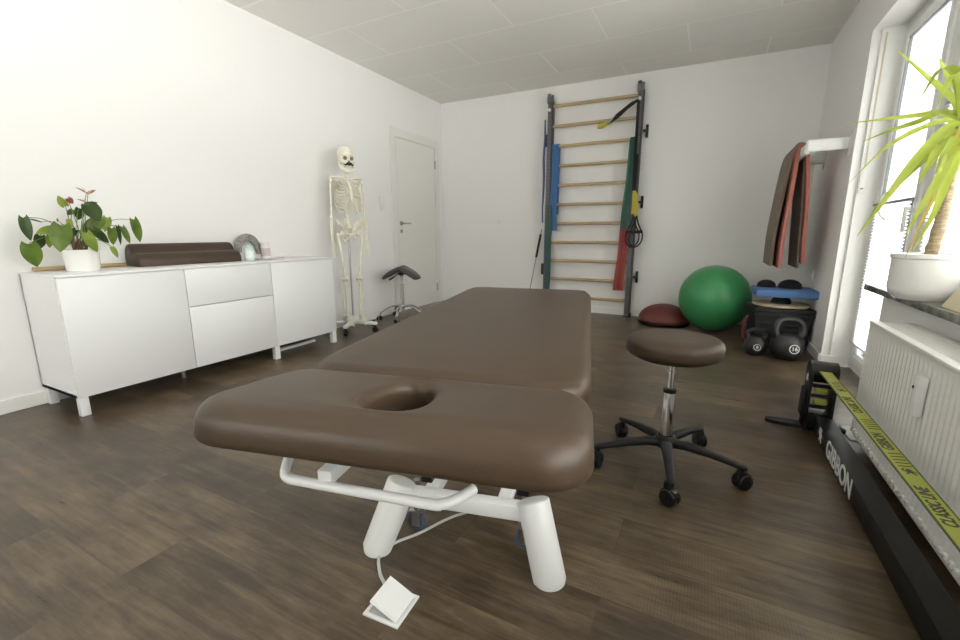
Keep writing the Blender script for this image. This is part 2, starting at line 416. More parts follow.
# ------------------------------------------------------------------ windows
def ring_frame(bm, x0, x1, y0, y1, z0, z1, w, bev=.003):
    box(bm, (x0, y0, z0), (x1, y0 + w, z1), bev); box(bm, (x0, y1 - w, z0), (x1, y1, z1), bev)
    box(bm, (x0, y0 + w, z0), (x1, y1 - w, z0 + w), bev); box(bm, (x0, y0 + w, z1 - w), (x1, y1 - w, z1), bev)
def rel0(bm, o): bmesh.ops.translate(bm, verts=bm.verts, vec=-o.location); return bm
M['belt'] = mat('beige_belt', (.62, .56, .42), .8)
def window(n, y0, y1, z0, z1, label):
    f = BM(); ring_frame(f, WX, WX + .07, y0, y1, z0, z1, .055)
    root = struct('window_%d' % n, f, 'pvc', smooth=True, label=label)
    s = BM(); ring_frame(s, WX - .012, WX + .055, y0 + .05, y1 - .05, z0 + .05, z1 - .05, .062, .006); obj('window_sash', s, 'pvc', root)
    g = BM(); ring_frame(g, WX - .006, WX + .01, y0 + .109, y1 - .109, z0 + .109, z1 - .109, .010, .001); obj('gasket', g, 'gasket', root)
    obj('glass_pane', B((WX + .015, y0 + .11, z0 + .11), (WX + .021, y1 - .11, z1 - .11)), 'glass', root, smooth=False)
    return root
w1 = window(1, 3.10, NY1 - .03, .01, ZN, 'tall white balcony window reaching the floor')
w2 = window(2, 1.35, 3.10, .66, ZN, 'wide white window above the marble sill')
w3 = window(3, NY0, 1.35, .66, ZN, 'white window above the sill near the camera')
def pleats(y0, y1, z0, z1, x, n):
    b = BM(); prev = None
    for i in range(n * 2 + 1):
        z = z0 + (z1 - z0) * i / (n * 2); xx = x + (.010 if i % 2 else -.004)
        r = [b.verts.new((xx, y0, z)), b.verts.new((xx, y1, z))]
        if prev: b.faces.new((prev[0], prev[1], r[1], r[0]))
        prev = r
    return b
def blind(y0, y1, z0, z1, n, label):
    t = thing('pleated_blind', label, 'blind', (0, 0, 0))
    obj('pleated_fabric', pleats(y0 + .006, y1 - .006, z0 + .012, z1 - .012, WX - .022, n), 'blind', t, smooth=False)
    r = BM(); box(r, (WX - .032, y0, z1 - .014), (WX - .013, y1, z1), .003); obj('top_rail', r, 'gasket', t)
    r = BM(); box(r, (WX - .032, y0, z0), (WX - .013, y1, z0 + .014), .003); obj('bottom_rail', r, 'pvc', t)
    return t
b1 = blind(3.22, NY1 - .10, .20, 1.13, 46, 'white pleated blind over the lower part of the tall balcony window')
g = BM(); yy = 3.50; tube(g, [(WX - .03, yy, 1.02), (WX - .05, yy + .05, 1.05), (WX - .055, yy + .075, 1.11), (WX - .05, yy + .05, 1.17), (WX - .03, yy, 1.19)], .008)
obj('pull_handle', g, 'pvc', b1)
b2 = blind(1.47, 2.98, .70, 1.55, 42, 'white pleated blind on the wide window behind the palm')
def sheer(y0, y1, z0, z1, label):
    b = BM(); n = 120; prev = None
    for i in range(n + 1):
        y = y0 + (y1 - y0) * i / n; x = WX + .035 + .0010 * math.sin(i * .5) + .0015 * math.sin(i * .13)
        r = [b.verts.new((x, y, z0)), b.verts.new((x, y, z1))]
        if prev: b.faces.new((prev[0], prev[1], r[1], r[0]))
        prev = r
    return obj('net', b, 'sheer')
f = BM()
for a, c in ((FX0, FX0 + .06), ((FX0 + FX1) / 2 - .05, (FX0 + FX1) / 2 + .05), (FX1 - .06, FX1)): box(f, (a, YN - .10, FZ0), (c, YN - .03, ZN), .003)
box(f, (FX0, YN - .10, FZ0), (FX1, YN - .03, FZ0 + .06), .003); box(f, (FX0, YN - .10, ZN - .06), (FX1, YN - .03, ZN), .003)
w4 = struct('window_4', f, 'pvc', label='added unseen white window in the wall behind the viewer')  # out of view, added to raise the room's overall brightness
obj('glass_pane', B((FX0 + .05, YN - .07, FZ0 + .05), (FX1 - .05, YN - .064, ZN - .05)), 'glass', w4, smooth=False)
ne = sheer(3.25, NY1 - .12, 1.14, ZN - .1, ''); ne.parent = w1; ne.location.x = -.0235
# handle on the window
k = BM(); box(k, (WX - .022, 3.135, 1.02), (WX - .012, 3.165, 1.10), .003); cyl(k, (WX - .012, 3.15, 1.07), (WX - .05, 3.15, 1.07), .007); box(k, (WX - .062, 3.14, .95), (WX - .046, 3.16, 1.085), .005)
obj('window_handle', k, 'pvc', w1)

sbt = thing('shutter_belt', 'beige roller shutter belt with its white winder on the window jamb', 'shutter belt', (.875, NY1 - .03, 1.3))
obj('belt', rel0(B((.871, NY1 - .0325, 1.36), (.880, NY1 - .0305, ZN - .03), 0), sbt), 'belt', sbt)
obj('winder_box', rel0(B((.858, NY1 - .040, 1.20), (.892, NY1 - .0285, 1.37), .004), sbt), 'pvc', sbt)
obj('winder_slot', rel0(B((.867, NY1 - .0415, 1.23), (.883, NY1 - .0405, 1.24), 0), sbt), 'gasket', sbt)
# marble sill
sl = BM(); box(sl, (.80, NY0 + .002, .634), (WX - .0005, 3.17, .666), .002)
mm = mat('grey_marble', (.22, .21, .185), .25, noise=(16, .45)); 
for n_ in mm.node_tree.nodes:
    if n_.type == 'VALTORGB': n_.color_ramp.elements[0].color = (.10, .10, .085, 1); n_.color_ramp.elements[1].color = (.34, .32, .28, 1)
M['marble'] = mm
sill = obj('window_sill', sl, 'marble'); tag(sill, 'grey marble windowsill above the radiator', 'windowsill', kind='structure')

# ------------------------------------------------------------------ radiator
rt = thing('radiator', 'white ribbed panel radiator under the marble windowsill', 'radiator', (.72, 1.4, .0))
RY0, RY1, RX, RZ0, RZ1 = -.2, 2.455, .665, .055, .568
b = BM(); n = int((RY1 - RY0) / .0333); prof = []
for i in range(n):
    y = RY0 + i * (RY1 - RY0) / n; s = (RY1 - RY0) / n
    prof += [(RX, y), (RX, y + s * .42), (RX + .0035, y + s * .55), (RX + .0035, y + s * .87)]
prof.append((RX, RY1))
zz = [RZ0, RZ0 + .03, RZ0 + .05, RZ1 - .045, RZ1 - .025, RZ1]; rows = []
for z in zz:
    k = 0 if z in (zz[0], zz[-1]) or z in (zz[1], zz[-2]) else 1
    rows.append([b.verts.new((x if k else RX, y, z)) for x, y in prof])
for r0, r1 in zip(rows, rows[1:]):
    for k in range(len(prof) - 1): b.faces.new((r0[k], r0[k + 1], r1[k + 1], r1[k]))
def rel(bm, o): bmesh.ops.translate(bm, verts=bm.verts, vec=-o.location); return bm
obj('front_panel', rel(b, rt), 'radiator', rt, angle=25)
b = BM(); box(b, (RX - .004, RY0 - .01, RZ1 - .012), (RX + .03, RY1 + .01, RZ1 + .003), .004); box(b, (RX + .120, RY0 - .01, RZ1 - .012), (RX + .150, RY1 + .01, RZ1 + .003), .004)
obj('top_cover', rel(b, rt), 'radiator', rt)
b = BM()
for i in range(110):
    y = RY0 + .01 + i * (RY1 - RY0 - .02) / 109; box(b, (RX + .028, y - .003, RZ1 - .012), (RX + .122, y + .003, RZ1))
obj('grille', rel(b, rt), 'radiator', rt, smooth=False)
for ya in (RY1, RY0 - .008): obj('side_panel', rel(B((RX - .002, ya, RZ0), (RX + .150, ya + .008, RZ1 - .012), .003), rt), 'radiator', rt)
b = BM(); box(b, (RX + .135, RY0, RZ0), (RX + .145, RY1, RZ1 - .02)); box(b, (RX + .03, RY0 + .01, RZ0 + .02), (RX + .07, RY1 - .01, RZ1 - .04))
obj('back_panel', rel(b, rt), 'radiator', rt)
b = BM()
for i in range(n):
    y = RY0 + (i + .5) * (RY1 - RY0) / n; box(b, (RX - .009, y - .008, RZ0 + .006), (RX + .002, y + .008, RZ0 + .024), .002)
lo = obj('lower_studs', rel(b, rt), 'radiator', rt)
b = BM(); box(b, (RX - .006, RY0, RZ0 - .004), (RX + .03, RY1, RZ0 + .003), .001); obj('lower_edge', rel(b, rt), 'radiator', rt)
for ya in (2.2, .7): obj('wall_bracket', rel(B((RX + .145, ya, .15), (.8685, ya + .04, .5)), rt), 'radiator', rt)
mt_ = thing('heat_meter', 'small white heat cost meter clipped to the radiator front', 'meter', (RX, 1.85, .430))
b = B((-.026, -.021, -.068), (-.0005, .021, .068), .006); obj('meter_housing', b, 'pvc', mt_)
b = BM(); cyl(b, (-.026, .008, .025), (-.0285, .008, .025), .005); obj('sensor_window', b, 'black', mt_)

# ------------------------------------------------------------------ sideboard
CX0, CX1, CY0, CY1, CZ0, CZ1 = XL + .002, XL + .43, .943, 2.743, .10, .74
sb = thing('sideboard', 'long low white sideboard on short legs along the left wall', 'sideboard', (CX0 + .2, 1.843, 0))
def S(bm): return rel(bm, sb)
b = BM(); t = .016
box(b, (CX0, CY0, CZ0), (CX1 - .018, CY0 + t, CZ1 - .012)); box(b, (CX0, CY1 - t, CZ0), (CX1 - .018, CY1, CZ1 - .012))
for y in (CY0 + .6, CY0 + 1.2): box(b, (CX0, y - t, CZ0), (CX1 - .018, y + t, CZ1 - .012))
box(b, (CX0, CY0, CZ0), (CX1 - .018, CY1, CZ0 + t)); box(b, (CX0, CY0, CZ0), (CX0 + .008, CY1, CZ1 - .012))
obj('carcass', S(b), 'cab', sb, smooth=False)
obj('top_panel', S(B((CX0, CY0 - .002, CZ1 - .012), (CX1 + .002, CY1 + .002, CZ1), .0015)), 'cab', sb)
g = .0022
for a, c in ((0, .6), (1.2, 1.8)): obj('door', S(B((CX1 - .018, CY0 + a + g, CZ0 + g), (CX1, CY0 + c - g, CZ1 - .014), .0015)), 'cab', sb)
zs = .375
obj('drawer', S(B((CX1 - .018, CY0 + .6 + g, zs + .118 + g), (CX1, CY0 + 1.2 - g, CZ1 - .014), .0015)), 'cab', sb)
obj('drawer', S(B((CX1 - .018, CY0 + .6 + g, CZ0 + g), (CX1, CY0 + 1.2 - g, zs + .118 - g), .0015)), 'cab', sb)
for y in (CY0 + .004, CY0 + 1.2 - .02, CY1 - .044):
    for x in (CX1 - .045, CX0 + .014): obj('leg', S(B((x, y, 0), (x + .04, y + .04, CZ0), .002)), 'cab', sb)
b = BM(); cyl(b, (CX0 + .22, CY0 + .62, 0), (CX0 + .22, CY0 + .62, CZ0), .016); l = obj('support_leg', S(b), 'steel', sb)

bar = BM(); box(bar, (-3.05, 2.30, 0), (-3.01, 2.66, .022), .003)
tag(obj('floor_bar', bar, 'pvc'), 'white bar lying on the floor under the right end of the sideboard', 'bar')

# ------------------------------------------------------------------ treatment table
TH = math.radians(13.4); TU = V((math.cos(TH), math.sin(TH), 0)); TV = V((-math.sin(TH), math.cos(TH), 0))
# local frame: x across (u), y along (v); origin under the middle of the couch
T0 = TU * -.325 + TV * 1.5
tt = thing('treatment_table', 'long brown padded treatment couch on white metal frame', 'treatment table', T0, TH)
def L2(u, v, z): return V((u + .325, v - 1.5, z))
TZ = .64
def cushion(u0, u1, v0, v1, z0, z1, rc, re, n=96, crown=.004):
    cx, cy = (u0 + u1) / 2, (v0 + v1) / 2; hx, hy = (u1 - u0) / 2, (v1 - v0) / 2; rings = []
    def ring(ins, z): return [(x, y, z) for x, y in rrect(hx - ins, hy - ins, max(rc - ins, .004), n, cx, cy)]
    rb = .018
    rings.append(ring(.05, z0))
    for k in range(5):
        a = PI / 2 * k / 4; rings.append(ring(rb * (1 - math.sin(a)), z0 + rb * (1 - math.cos(a))))
    for k in range(9):
        a = PI / 2 * k / 8; rings.append(ring(re * (1 - math.cos(a)), z1 - re + re * math.sin(a)))
    for f in (.25, .5, .75, .96): rings.append([(cx + (x - cx) * (1 - f), cy + (y - cy) * (1 - f), z + crown * f) for x, y, z in ring(re, z1)])
    return loft(BM(), rings)
def P(bm):   # couch coordinates -> local
    bmesh.ops.translate(bm, verts=bm.verts, vec=(.325, -1.5, 0)); return bm
HV = .872        # hinge line
mc = obj('main_cushion', P(cushion(-.668, .020, HV + .008, 2.47, TZ - .085, TZ, .075, .036)), 'leather', tt, angle=180)
# head cushion with the face opening, tilted a little upwards
def head_cushion():
    u0, u1, v0, v1 = -.668, .022, HV - .345, HV - .002
    z0, z1 = TZ - .076, TZ; n = 128; re, rb = .044, .018
    cx, cy = (u0 + u1) / 2 + .012, HV - .166; hx, hyn, hyf = (u1 - u0) / 2, cy - v0, v1 - cy
    def outer(ins, z):
        out = []
        mx, my = (u0 + u1) / 2, (v0 + v1) / 2
        for i in range(n):
            t = 2 * PI * i / n; c, s = math.cos(t), math.sin(t); lo, hi = 0, 1
            for _ in range(30):
                mid = (lo + hi) / 2; x, y = abs(cx + c * mid - mx), abs(cy + s * mid - my)
                r = .085 - ins * .9; qx, qy = x - (hx - ins - r), y - ((v1 - v0) / 2 - ins - r)
                dd = math.hypot(max(qx, 0), max(qy, 0)) + min(max(qx, qy), 0) - r
                if dd > 0: hi = mid
                else: lo = mid
            out.append((cx + c * lo, cy + s * lo, z))
        return out
    def hole(ex, z):
        out = []
        for i in range(n):
            t = 2 * PI * i / n; c, s = math.cos(t), math.sin(t)
            # egg: narrow towards the far side
            a, bb = .054 + ex, .092 + ex
            k = 1 - .16 * s
            e = (abs(c) ** 2.6 + abs(s) ** 2.6) ** (-1 / 2.6)
            out.append((cx - .012 + a * k * c * e, cy + bb * s * e - .005, z))
        return out
    R = [hole(0, z0)]
    for k in range(9):
        a = PI / 2 * k / 8; R.append(hole(.022 * (1 - math.cos(a)), z1 - .022 + .022 * math.sin(a)))
    top_h, top_o = hole(.022, z1), outer(re, z1)
    for f in (.2, .4, .6, .8): R.append([tuple(V(p) * (1 - f) + V(q) * f + V((0, 0, .003 * math.sin(PI * f)))) for p, q in zip(top_h, top_o)])
    for k in range(9):
        a = PI / 2 * k / 8; R.append(outer(re * (1 - math.sin(a)), z1 - re + re * math.cos(a)))
    for k in range(5):
        a = PI / 2 * k / 4; R.append(outer(rb * (1 - math.cos(a)), z0 + rb * (1 - math.sin(a))))
    b = loft(BM(), R, loop=True)
    tilt = math.radians(-6.5)
    b.transform(Matrix.Translation((0, HV, z0)) @ Matrix.Rotation(tilt, 4, 'X') @ Matrix.Translation((0, -HV, -z0)))
    return b
obj('head_cushion', P(head_cushion()), 'leather', tt, angle=180)
# sub plates / side frame
b = BM(); box(b, (-.62, .92, TZ - .100), (-.03, 2.42, TZ - .0855)); obj('cushion_board', P(b), 'black', tt)
b = BM()
for u in (-.56, -.09):
    box(b, (u - .02, .90, .50), (u + .02, 2.40, .54), .004)
for v in (.93, 1.5, 2.35): box(b, (-.56, v - .018, .502), (-.09, v + .018, .538), .004)
obj('upper_frame', P(b), 'metal_white', tt)
for u in (-.47, -.20): obj('head_support', P(tube(BM(), [(u, .93, .53), (u, .75, .545), (u, .68, .550)], .011, sm=0)), 'metal_white', tt)
# base frame
b = BM(); box(b, (-.525, 1.105, .136), (-.12, 1.145, .184), .006); box(b, (-.525, 1.985, .150), (-.12, 2.035, .206), .006)
for u in (-.44, -.21): box(b, (u - .02, 1.14, .14), (u + .02, 1.99, .18), .004)
obj('base_frame', P(b), 'metal_white', tt)
def leg(u, v, su, sv):
    b = BM(); p1 = V((u, v, .196)); p0 = V((u + su * .060, v - sv * .070, 0)); x, y, d_ = frame_of(p1 - p0); rings = []
    for s_, r in ((-.004, .040), (0, .045), (.01, .047), (.5, .047), (.965, .047), (.985, .0455), (.997, .041), (1.0, .034)):
        c = p0.lerp(p1, max(s_, 0)); ring = []
        for k in range(32):
            a = 2 * PI * k / 32; q = c + x * math.cos(a) * r + y * math.sin(a) * r
            if s_ <= .011: q.z = max(q.z, 0) if s_ > .001 else 0
            ring.append(q)
        rings.append(ring)
    return loft(b, rings)
for u, su in ((-.528, -1), (-.124, 1)):
    for v, sv in ((1.135, 1), (2.01, -1)): obj('leg', P(leg(u, v, su, sv)), 'metal_white', tt)
# lift arms
b = BM()
for u in (-.40, -.25):
    for v0, v1 in ((1.20, 1.60), (1.65, 2.05)):
        p0, p1 = V((u, v0, .235)), V((u, v1, .51)); d_ = (p1 - p0); a = math.atan2(d_.z, d_.y)
        box(b, (-.012, 0, -.02), (.012, d_.length, .02), .003, mtx=Matrix.Translation(p0) @ Matrix.Rotation(a, 4, 'X'))
obj('lift_arm', P(b), 'metal_white', tt)
b = BM(); cyl(b, (-.325, 1.15, .25), (-.325, 1.75, .40), .03); cyl(b, (-.325, 1.75, .40), (-.325, 2.0, .46), .014); obj('lift_motor', P(b), 'black', tt)
# thin cross tube, black straps
b = BM(); cyl(b, (-.47, .885, .405), (-.06, .885, .405), .012); cyl(b, (-.47, .885, .405), (-.47, .93, .50), .01); cyl(b, (-.06, .885, .405), (-.06, .93, .50), .01); obj('cross_tube', P(b), 'metal_white', tt)
for u in (-.345, -.118): obj('black_bracket', P(B((u - .014, .87, .375), (u + .014, .905, .50), .003)), 'black', tt)
# grab bar at the head end
b = BM(); tube(b, [(-.572, .700, .508), (-.560, .672, .500), (-.552, .657, .493), (-.538, .650, .489), (-.5, .648, .488), (-.26, .648, .482), (-.235, .650, .483), (-.218, .657, .485), (-.20, .675, .488), (-.185, .70, .490)], .0098, 14, 4)
obj('grab_bar', P(b), 'metal_white', tt)
b = BM(); box(b, (-.475, .648, .488), (-.445, .80, .516), .003); box(b, (-.49, .76, .50), (-.482, .84, .56), .001); box(b, (-.438, .76, .50), (-.43, .84, .56), .001)
obj('bar_bracket', P(b), 'metal_white', tt)
b = BM(); cyl(b, (-.43, .79, .53), (-.405, .79, .53), .012); obj('clamp_knob', P(b), 'steel', tt)
# height lever on the right
b = BM(); tube(b, [(-.075, .90, .50), (-.02, .88, .50), (.0, .86, .49), (.03, .86, .49)], .007); tube(b, [(-.055, .93, .54), (-.055, .93, .41), (-.09, .93, .40)], .005, sm=0)
obj('release_lever', P(b), 'metal_white', tt)
def castor(u, v, z, r=.032):
    f = BM(); box(f, (u - .024, v - .016, r * 2 + .004), (u + .024, v + .016, r * 2 + .010), .001)
    for s_ in (-1, 1): box(f, (u - .014, v + s_ * .0145 - .0015, r * .7), (u + .014, v + s_ * .0145 + .0015, r * 2 + .006))
    cyl(f, (u, v, r * 2 + .01), (u, v, .18), .010)
    w_ = BM(); lathe(w_, [(0, -.010), (r * .4, -.011), (r * .45, -.008), (r * .8, -.008), (r, -.006), (r, .006), (r * .8, .008), (r * .45, .008), (r * .4, .011), (0, .010)], seg=28, mtx=basis(V((u, v, r)), V((1, 0, 0)), V((0, 0, 1)), V((0, -1, 0))))
    return f, w_
def castor_old(u, v, z, r=.032):
    f = BM(); box(f, (u - .016, v - .02, z + r * 2 + .006), (u + .016, v + .02, z + r * 2 + .012)); 
    for s_ in (-1, 1): box(f, (u + s_ * .013 - .002, v - .014, z + r * .7), (u + s_ * .013 + .002, v + .014, z + r * 2 + .008))
    cyl(f, (u, v, z + r * 2 + .01), (u, v, .20), .01)
    w_ = BM()
    cyl(w_, (u - .010, v + .004, z + r), (u + .010, v + .004, z + r), r)
    return f, w_
for u in (-.500, -.150):
    for v in (1.175, 1.955):
        f, w_ = castor(u, v, 0, .033); fo = obj('castor', P(f), 'steel', tt); obj('castor_wheel', P(w_), 'grey_wheel', fo)
# the mains cable from the couch to the floor socket
pc = lambda u, v, z: TU * u + TV * v + V((0, 0, z))
cb = BM(); tube(cb, [V((-.47, 1.50, .40)), V((-.50, 1.44, .22)), V((-.545, 1.36, .05)), V((-.584, 1.288, .006)), V((-.627, 1.214, .005)), V((-.692, 1.119, .005)), V((-.739, 1.011, .005)), V((-.781, .937, .005)), V((-.789, .875, .005)), V((-.745, .822, .007)), V((-.708, .795, .010)), V((-.675, .775, .010))], .0048, 8)
tag(obj('mains_cable', cb, 'rubber_tape'), 'light grey mains cable running from under the couch to the floor socket', 'cable')
# floor socket with raised lid
fs = thing('floor_socket', 'square white floor socket with its hinged lid raised', 'floor socket', (-.645, .750, 0), math.radians(4))
b = BM(); ring = .052
for lo, hi in (((-ring, -ring, 0), (ring, -ring + .010, .006)), ((-ring, ring - .010, 0), (ring, ring, .006)), ((-ring, -ring + .010, 0), (-ring + .010, ring - .010, .006)), ((ring - .010, -ring + .010, 0), (ring, ring - .010, .006))): box(b, lo, hi, .001)
obj('socket_frame', b, 'pvc', fs)
obj('socket_base', B((-.043, -.043, 0), (.043, .043, .003)), 'socket_grey', fs)
b = BM(); lathe(b, [(.024, .003), (.024, .008), (.020, .008), (.019, .0045), (0, .0045)]); bmesh.ops.translate(b, verts=b.verts, vec=(-.015, -.005, 0)); obj('socket_cup', b, 'socket_grey', fs)
b = BM(); box(b, (-.035, -.012, .004), (-.020, .004, .014), .002); obj('plug', b, 'black', fs)
b = B((0, -.042, -.0025), (-.078, .042, .0025), .0024); b.transform(Matrix.Translation((.040, 0, .009)) @ Matrix.Rotation(math.radians(24), 4, 'Y')); lid = obj('socket_lid', b, 'pvc', fs)

# ------------------------------------------------------------------ stools
def wheel_pair(root, p, d, r, mwheel, mhood, zt):
    """twin wheel castor: p floor point, d rolling direction"""
    d = V(d).normalized(); ax = V((-d.y, d.x, 0)); c = V((p[0], p[1], r))
    hb = BM(); cyl(hb, c - ax * .005, c + ax * .005, r * .9, seg=24); cyl(hb, V((p[0], p[1], r)) - d * r * .55 + V((0, 0, r * .3)), V((p[0], p[1], zt)) - d * r * .55, r * .32)
    # hood
    for i in range(7):
        a = math.radians(10 + i * 22); q = c + (-d * math.cos(a) + V((0, 0, 1)) * math.sin(a)) * r * 1.04
        box(hb, (-.011, -.007, -.002), (.011, .007, .002), mtx=basis(q, ax, (-d * -math.sin(a) + V((0, 0, 1)) * math.cos(a)).normalized(), (-d * math.cos(a) + V((0, 0, 1)) * math.sin(a)).normalized()))
    ho = obj('castor', hb, mhood, root)
    for s_ in (-1, 1):
        w_ = BM(); a0 = c + ax * s_ * .006; a1 = c + ax * s_ * .022
        prof = [(0, 0), (r * .92, 0), (r, .003), (r, .012), (r * .92, .016), (r * .35, .0165), (r * .3, .013), (0, .013)]
        lathe(w_, prof, seg=24, mtx=basis(a0, *frame_of(ax * s_)))
        obj('castor_wheel', w_, mwheel, ho)
st = thing('round_stool', 'round brown padded stool on black five-star wheeled base', 'stool', (-.085, 1.825, 0))
b = BM(); lathe(b, [(0, .478), (.150, .478), (.166, .481), (.175, .490), (.178, .503), (.178, .522), (.174, .535), (.165, .544), (.152, .549), (.10, .552), (0, .553)], seg=64); obj('seat', b, 'leather', st, angle=180)
b = BM(); lathe(b, [(0, .464), (.11, .464), (.145, .470), (.155, .4785), (0, .4785)], seg=48); obj('seat_plate', b, 'black', st)
b = BM(); cyl(b, (0, 0, .31), (0, 0, .466), .0115, seg=24); lathe(b, [(.013, .405), (.016, .405), (.016, .41), (.013, .41)]); obj('gas_piston', b, 'chrome', st)
b = BM(); lathe(b, [(.0235, .10), (.0235, .325), (.022, .330), (.012, .330)], seg=32); obj('column', b, 'chrome', st)
b = BM(); lathe(b, [(.0230, .322), (.0250, .322), (.0250, .336), (.012, .338)], seg=32); obj('collar', b, 'black', st)
b = BM(); lathe(b, [(0, .085), (.030, .085), (.043, .095), (.043, .118), (.034, .135), (.027, .14)], seg=32); hub = obj('hub', b, 'black', st)
for ang in (-81, -9, 63, 136, 208):
    a = math.radians(ang); d_ = V((math.cos(a), math.sin(a), 0)); s_ = V((-d_.y, d_.x, 0)); b = BM()
    rings = []
    for t_, w_, hh, z in ((.03, .022, .017, .108), (.08, .020, .016, .112), (.16, .017, .0135, .105), (.25, .014, .0105, .091), (.285, .013, .010, .085), (.295, .008, .006, .084)):
        c = d_ * t_ + V((0, 0, z)); ring = []
        for k in range(16):
            q = 2 * PI * k / 16; ring.append(c + s_ * w_ * math.copysign(abs(math.cos(q)) ** .6, math.cos(q)) + V((0, 0, hh * math.copysign(abs(math.sin(q)) ** .6, math.sin(q)))))
        rings.append(ring)
    obj('base_leg', loft(b, rings), 'black', st)
    rd = d_.lerp(s_, .55 if ang != 136 else -.4).normalized()
    wheel_pair(st, d_ * .282, rd, .031, 'black', 'black', .08)

ss = thing('saddle_stool', 'dark saddle-shaped stool on a chrome wheeled base beside the white door', 'stool', (-2.94, 3.83, 0), math.radians(24))
def saddle():
    b = BM(); nx, ny = 28, 24; grid = {}
    for side in (0, 1):
        for i in range(nx + 1):
            for j in range(ny + 1):
                u = -1 + 2 * i / nx; v = -1 + 2 * j / ny
                # plan: superellipse outline, two lobes falling left and right
                fx = u * math.sqrt(max(0, 1 - .35 * v * v)); fy = v * math.sqrt(max(0, 1 - .45 * u * u))
                rim = math.sqrt(max(0, 1 - max(abs(u), abs(v)) ** 4))
                x, y = fx * .212, fy * (.15 + .02 * abs(u))
                z = .580 - .095 * abs(u) ** 1.3 + .02 * (v * v) * (1 - abs(u))
                th = .066 * rim * .5
                grid[side, i, j] = b.verts.new((x, y, z - .028 + (th if side else -th)))
    for side in (0, 1):
        for i in range(nx):
            for j in range(ny):
                b.faces.new([grid[side, i, j], grid[side, i + 1, j], grid[side, i + 1, j + 1], grid[side, i, j + 1]])
    bmesh.ops.remove_doubles(b, verts=b.verts, dist=.0004)
    return b
obj('saddle_seat', saddle(), 'leather_dark', ss, angle=180)
b = BM(); lathe(b, [(0, .49), (.028, .49), (.05, .53), (.05, .545), (0, .545)]); obj('tilt_plate', b, 'black', ss)
b = BM(); tube(b, [(-.02, -.02, .51), (-.07, -.05, .475), (-.10, -.07, .455)], .006); tube(b, [(-.075, -.053, .472), (-.115, -.08, .445)], .010, sm=0); obj('tilt_lever', b, 'black', ss)
b = BM(); cyl(b, (0, 0, .38), (0, 0, .50), .014); obj('gas_piston', b, 'chrome', ss)
b = BM(); lathe(b, [(.022, .10), (.022, .385), (.026, .387), (.026, .395), (.014, .396)], seg=28); obj('column', b, 'chrome', ss)
for i in range(5):
    a = math.radians(i * 72 - 92); d_ = V((math.cos(a), math.sin(a), 0)); b = BM()
    tube(b, [V((0, 0, .14)) + d_ * .01, V((0, 0, .155)) + d_ * .07, V((0, 0, .14)) + d_ * .15, V((0, 0, .09)) + d_ * .23, V((0, 0, .075)) + d_ * .25], lambda t_: .019 - .007 * t_, 12, flat=.6)
    obj('base_leg', b, 'chrome', ss)
    wheel_pair(ss, d_ * .252, V((math.cos(a + 1), math.sin(a + 1), 0)), .025, 'black', 'steel', .072)

# ------------------------------------------------------------------ skeleton
sk = thing('skeleton_model', 'life-size anatomical skeleton with moustache on a white rolling stand', 'skeleton', (-2.98, 3.13, 0), math.radians(60))
# local: +y is behind, -y is the facing direction, x to its left
BODY = ((-1, -.92), (0, .08), (.10, .175), (.45, .515), (.87, .935), (1.0, 1.06), (1.10, 1.155), (1.40, 1.40), (2, 2))
ARM = ((0, 0), (.86, .855), (1.125, 1.085), (1.41, 1.41), (2, 2)); HEAD = ((0, -.03), (1.50, 1.47), (1.60, 1.592), (1.70, 1.705), (2, 2))
def SK(name, b, m='bone', parent=None):
    tab = HEAD if name in ('skull', 'jaw', 'teeth', 'moustache', 'eye_and_nose_socket') else ARM if name in ('upper_arm_bone', 'ulna', 'radius', 'hand_bones') else BODY
    kx = {id(HEAD): 1.0, id(ARM): .84, id(BODY): .86}[id(tab)]
    for v_ in b.verts:
        z = v_.co.z; v_.co.x *= kx
        for (a0, b0), (a1, b1) in zip(tab, tab[1:]):
            if a0 <= z < a1: v_.co.z = b0 + (b1 - b0) * (z - a0) / (a1 - a0); break
    return obj(name, b, m, parent or sk)
SZ = 1.0
# skull
b = BM()
ell(b, (0, .015, 1.635), (.069, .088, .075), 28); ell(b, (0, -.035, 1.60), (.058, .050, .055), 24)
ell(b, (0, -.055, 1.565), (.042, .032, .032), 20)
for s_ in (-1, 1):
    ell(b, (s_ * .045, -.055, 1.575), (.020, .022, .014), 14); tube(b, [(s_ * .05, -.06, 1.578), (s_ * .068, -.03, 1.583), (s_ * .066, .005, 1.588)], .006, 8)
    ell(b, (s_ * .03, -.075, 1.622), (.026, .014, .009), 14)
ell(b, (0, -.085, 1.588), (.008, .010, .018), 12)
skull = SK('skull', b)
b = BM()
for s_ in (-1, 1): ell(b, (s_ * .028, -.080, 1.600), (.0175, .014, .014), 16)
ell(b, (0, -.092, 1.572), (.010, .008, .013), 12); SK('eye_and_nose_socket', b, 'bone_shade', skull)  # solid ellipsoids, the sockets' shade is put into their colour
b = BM()
for i in range(12):
    x = -.026 + i * .0047; y = -.083 + 11 * x * x
    box(b, (x, y - .004, 1.541), (x + .0040, y + .004, 1.550), .001); box(b, (x, y - .003, 1.532), (x + .0040, y + .004, 1.5400), .001)
SK('teeth', b, 'bone', skull)
b = BM(); tube(b, [(-.060, 0, 1.58), (-.056, -.012, 1.545), (-.040, -.060, 1.522), (0, -.084, 1.512), (.040, -.060, 1.522), (.056, -.012, 1.545), (.060, 0, 1.58)], lambda t_: .009 + .005 * math.sin(PI * t_), 12)
SK('jaw', b, 'bone', skull)
b = BM()
for s_ in (-1, 1): tube(b, [(0, -.098, 1.555), (s_ * .014, -.099, 1.561), (s_ * .030, -.092, 1.552), (s_ * .044, -.080, 1.559)], lambda t_: .0115 * (1 - t_ * .75), 10)
